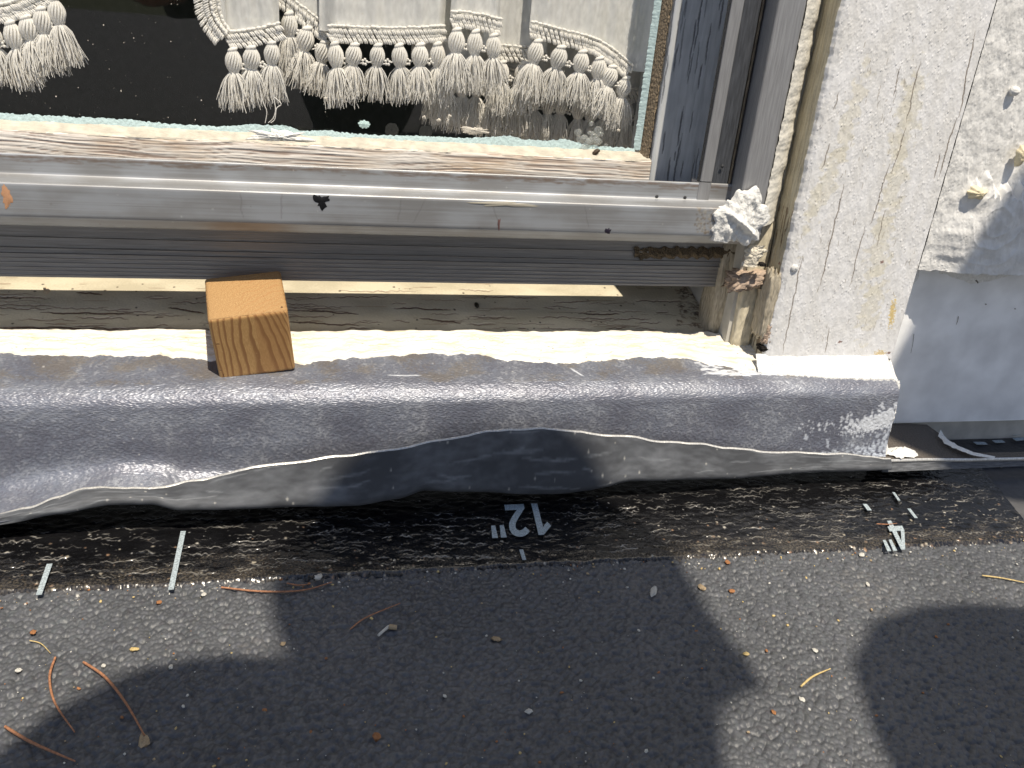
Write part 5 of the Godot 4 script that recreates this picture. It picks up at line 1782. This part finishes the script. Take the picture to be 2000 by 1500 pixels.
func join(meshes: Array) -> ArrayMesh:
	var st := SurfaceTool.new()
	for m in meshes: st.append_from(m, 0, Transform3D.IDENTITY)
	return st.commit()

func chain(bones: Array, pts: Array, r0: float, r1: float) -> void:
	for i in pts.size() - 1:
		bones.append([pts[i], pts[i + 1], lerpf(r0, r1, float(i) / (pts.size() - 1)), lerpf(r0, r1, float(i + 1) / (pts.size() - 1))])

func photographer() -> void:
	var skin := worn(Color(0.78, 0.58, 0.48), Color(0.70, 0.50, 0.41), 0.55, 0.0, 0.03, Vector3(9, 9, 9), 0.0, 231)
	var cloth := worn(Color(0.26, 0.32, 0.42), Color(0.20, 0.25, 0.34), 0.9, 0.0, 0.03, Vector3(9, 9, 9), 0.05, 232)
	var denim := worn(Color(0.24, 0.25, 0.28), Color(0.17, 0.18, 0.21), 0.9, 0.0, 0.03, Vector3(9, 9, 9), 0.05, 233)
	var hairm := worn(Color(0.20, 0.15, 0.11), Color(0.14, 0.10, 0.08), 0.7, 0.0, 0.05, Vector3(20, 20, 20), 0.05, 234)
	var root := thing("person", "person kneeling on the roof in a blue shirt holding a phone out", "person", Vector3(0.2, 0.0, 0.85))
	var head := Vector3(0.186, 1.035, 0.616)
	var neck := Vector3(0.148, 0.89, 0.690)
	var chest := Vector3(0.20, 0.74, 0.74)
	var hip := Vector3(0.20, 0.36, 0.98)
	var ls := Vector3(0.052, 0.872, 0.606)
	var rs := Vector3(0.364, 0.865, 0.600)
	var le := Vector3(-0.13, 0.610, 0.720)
	var lw := Vector3(-0.165, 0.285, 0.485)
	var re := Vector3(0.660, 0.790, 0.560)
	var rw := Vector3(0.775, 0.985, 0.412)
	var kl := Vector3(0.07, 0.075, 0.80)
	var kr := Vector3(0.34, 0.075, 0.80)
	var fl := Vector3(0.07, 0.055, 1.24)
	var fr := Vector3(0.34, 0.055, 1.24)
	var body := []
	body.append([neck, head + Vector3(0, -0.05, 0.02), 0.058, 0.054])
	body.append([neck + Vector3(0, -0.03, 0.09), chest + Vector3(0, 0, 0.05), 0.070, 0.120])
	body.append([chest, hip, 0.125, 0.13])
	body.append([ls, Vector3(0.15, 0.87, 0.70), 0.06, 0.055])
	body.append([rs, Vector3(0.25, 0.84, 0.90), 0.054, 0.055])
	chain(body, [ls, le, lw], 0.050, 0.029)
	chain(body, [rs, re, rw], 0.050, 0.029)
	body.append([hip + Vector3(-0.09, 0, 0), kl, 0.085, 0.060])
	body.append([hip + Vector3(0.09, 0, 0), kr, 0.085, 0.060])
	body.append([kl, fl, 0.055, 0.038])
	body.append([kr, fr, 0.055, 0.038])
	# head: skull, jaw, nose, ears; the face looks down at the phone
	var look := Vector3(-0.06, -0.75, -0.66).normalized()
	var up := Vector3.UP - look * look.dot(Vector3.UP)
	up = up.normalized()
	var side := up.cross(look).normalized()
	var skull := []
	skull.append([head + up * 0.030 - look * 0.020, head + up * 0.020 + look * 0.012, 0.079, 0.077])
	skull.append([head + up * 0.000 + look * 0.020, head - up * 0.072 + look * 0.045, 0.066, 0.038])
	skull.append([head + look * 0.098 + up * 0.012, head + look * 0.112 - up * 0.022, 0.008, 0.013])
	skull.append([head + look * 0.088 + up * 0.028 - side * 0.03, head + look * 0.088 + up * 0.028 + side * 0.03, 0.010, 0.010])
	skull.append([head - up * 0.048 + look * 0.084 - side * 0.018, head - up * 0.048 + look * 0.084 + side * 0.018, 0.008, 0.008])
	for s in [-1.0, 1.0]:
		skull.append([head + side * 0.078 * s + up * 0.018, head + side * 0.082 * s - up * 0.020, 0.012, 0.009])
	skull.append([head - up * 0.02, neck, 0.058, 0.060])
	# hands: palm, four fingers and a thumb each
	var grip := EYE - LOOK_AHEAD * 0.012 + LOOK_RIGHT * -0.128
	var lhand := []
	var palm := grip - LOOK_AHEAD * 0.022 - LOOK_RIGHT * 0.012
	lhand.append([lw, palm - LOOK_UP * 0.020, 0.028, 0.022])
	lhand.append([palm - LOOK_UP * 0.030, palm + LOOK_UP * 0.020, 0.020, 0.019])
	for k in 4:
		var y := LOOK_UP * (0.030 - 0.020 * k)
		var ln: float = [0.9, 1.0, 0.97, 0.78][k]
		chain(lhand, [palm + y * 0.9 - LOOK_RIGHT * 0.008, grip + y - LOOK_RIGHT * 0.030 * ln + LOOK_AHEAD * 0.004, grip + y - LOOK_RIGHT * 0.012 + LOOK_AHEAD * 0.017, grip + y + LOOK_RIGHT * 0.018 * ln + LOOK_AHEAD * 0.0145], 0.0098, 0.0076)
	chain(lhand, [palm - LOOK_UP * 0.024, grip - LOOK_UP * 0.020 - LOOK_AHEAD * 0.022 + LOOK_RIGHT * 0.012, grip + LOOK_UP * 0.006 - LOOK_AHEAD * 0.0165 + LOOK_RIGHT * 0.034], 0.0125, 0.0088)
	var rhand := []
	var out := Vector3(-0.95, 0.20, -0.05).normalized()
	var rp := rw + out * 0.045
	rhand.append([rw, rp, 0.027, 0.026])
	rhand.append([rp + Vector3(0, 0, -0.022), rp + Vector3(0, 0, 0.022), 0.019, 0.018])
	for k in 4:
		var z := Vector3(0, 0, -0.030 + 0.020 * k)
		var ln: float = [0.92, 1.0, 0.95, 0.75][k]
		chain(rhand, [rp + z, rp + z * 1.15 + out * 0.050 * ln, rp + z * 1.2 + out * 0.078 * ln + Vector3(0, -0.010, 0), rp + z * 1.2 + out * 0.098 * ln + Vector3(0, -0.026, 0)], 0.0100, 0.0076)
	chain(rhand, [rw + out * 0.020 + Vector3(0, 0, -0.015), rp + Vector3(0.008, -0.004, -0.050), rp + out * 0.030 + Vector3(0.004, -0.010, -0.064)], 0.0130, 0.0088)
	part("body", join([net(body, 0.026, 0.04), net(skull, 0.009, 0.018), net(lhand, 0.0055, 0.006), net(rhand, 0.0055, 0.006)]), skin, root)
	var shirt := []
	shirt.append([neck + Vector3(0, -0.045, 0.09), chest + Vector3(0, 0, 0.06), 0.075, 0.140])
	shirt.append([chest, hip + Vector3(0, 0.02, 0), 0.150, 0.150])
	shirt.append([ls, Vector3(0.15, 0.87, 0.70), 0.072, 0.066])
	shirt.append([rs, Vector3(0.26, 0.84, 0.95), 0.064, 0.070])
	chain(shirt, [ls, le, le.lerp(lw, 0.82)], 0.068, 0.043)
	shirt.append([rs, re, 0.066, 0.055])
	shirt.append([re, re.lerp(rw, 0.80), 0.055, 0.046])
	part("shirt", net(shirt, 0.023, 0.045), cloth, root)
	var legs := []
	legs.append([hip + Vector3(-0.09, 0, 0), hip + Vector3(0.09, 0, 0), 0.145, 0.145])
	legs.append([hip + Vector3(-0.09, 0, 0), kl, 0.105, 0.073])
	legs.append([hip + Vector3(0.09, 0, 0), kr, 0.105, 0.073])
	legs.append([kl, kl.lerp(fl, 0.9), 0.068, 0.050])
	legs.append([kr, kr.lerp(fr, 0.9), 0.068, 0.050])
	part("trousers", net(legs, 0.026, 0.04), denim, root)
	var cut := []
	cut.append([head + up * 0.040 - look * 0.030, head + up * 0.052 + look * 0.010, 0.084, 0.078])
	cut.append([head - look * 0.055 + up * 0.03, head - look * 0.060 - up * 0.050, 0.062, 0.040])
	for s in [-1.0, 1.0]: cut.append([head + side * 0.062 * s + up * 0.05, head + side * 0.070 * s - up * 0.005 - look * 0.02, 0.026, 0.018])
	cut.append([head + up * 0.058 + look * 0.02 - side * 0.030, head + up * 0.058 + look * 0.02 + side * 0.030, 0.062, 0.062])
	part("hair", net(cut, 0.010, 0.02), hairm, root)
	var eye := begin()
	for s in [-1.0, 1.0]: ball(eye, head + look * 0.088 + up * 0.010 + side * 0.032 * s, Basis.from_scale(Vector3.ONE * 0.0115), 8, 12)
	part("eyes", eye.commit(), worn(Color(0.85, 0.83, 0.80), Color(0.8, 0.78, 0.75), 0.3, 0.0, 0.03, Vector3(9, 9, 9), 0.0, 235), root)
	for p in [[kl, fl], [kr, fr]]:
		var shoe := []
		shoe.append([p[1], p[1] + Vector3(0, -0.005, 0.09), 0.045, 0.040])
		part("shoe", net(shoe, 0.014, 0.02), hairm, root)
	# the phone itself, held with its lens at the camera's place
	var phone := thing("phone", "black phone held level in front of the kneeling person", "phone", EYE - LOOK_AHEAD * 0.011 - LOOK_RIGHT * 0.056 - LOOK_UP * 0.022)
	var black := worn(Color(0.05, 0.05, 0.055), Color(0.07, 0.07, 0.075), 0.3, 0.0, 0.03, Vector3(9, 9, 9), 0.0, 236)
	var st := begin()
	var hw := 0.0735
	var hh := 0.0357
	prism(st, bevel(PackedVector2Array([Vector2(-hw, -hh), Vector2(hw, -hh), Vector2(hw, hh), Vector2(-hw, hh)]), 0.009), LOOK_RIGHT, LOOK_UP, LOOK_AHEAD, -0.0038, 0.0038, world_of(phone))
	part("case", st.commit(), black, phone)
	st = begin()
	prism(st, bevel(PackedVector2Array([Vector2(-hw + 0.003, -hh + 0.003), Vector2(hw - 0.003, -hh + 0.003), Vector2(hw - 0.003, hh - 0.003), Vector2(-hw + 0.003, hh - 0.003)]), 0.007), LOOK_RIGHT, LOOK_UP, LOOK_AHEAD, -0.0041, -0.00385, world_of(phone))
	part("screen", st.commit(), worn(Color(0.03, 0.03, 0.035), Color(0.04, 0.04, 0.045), 0.08, 0.0, 0.03, Vector3(9, 9, 9), 0.0, 237), phone)
	st = begin()
	prism(st, bevel(PackedVector2Array([Vector2(0.040, 0.006), Vector2(0.070, 0.006), Vector2(0.070, 0.033), Vector2(0.040, 0.033)]), 0.006), LOOK_RIGHT, LOOK_UP, LOOK_AHEAD, 0.0039, 0.0052, world_of(phone))
	part("camera_bump", st.commit(), black, phone)
	# unseen hat, added to cast the soft shade over the siding
	var felt := worn(Color(0.20, 0.22, 0.28), Color(0.15, 0.16, 0.21), 0.9, 0.0, 0.03, Vector3(9, 9, 9), 0.05, 238)
	var hat := thing("added_hat", "dark blue oval hat added out of view to shade the siding", "hat", Vector3(0.588, 1.0, 0.408))
	var mid := world_of(hat)
	var dome := func(u: float, v: float) -> Vector3:
		var a := u * TAU
		var t := v * PI * 0.5
		return mid + Vector3(-cos(a) * cos(t) * 0.092, -0.02 + sin(t) * 0.085, sin(a) * cos(t) * 0.070)
	part("crown", grid(40, 14, dome), felt, hat)
	var brim := func(u: float, v: float) -> Vector3:
		var a := u * TAU
		return mid + Vector3(-cos(a) * lerpf(0.088, 0.165, v), -0.020 - 0.012 * v * v, sin(a) * lerpf(0.066, 0.098, v))
	part("brim", grid(48, 8, brim), felt, hat)
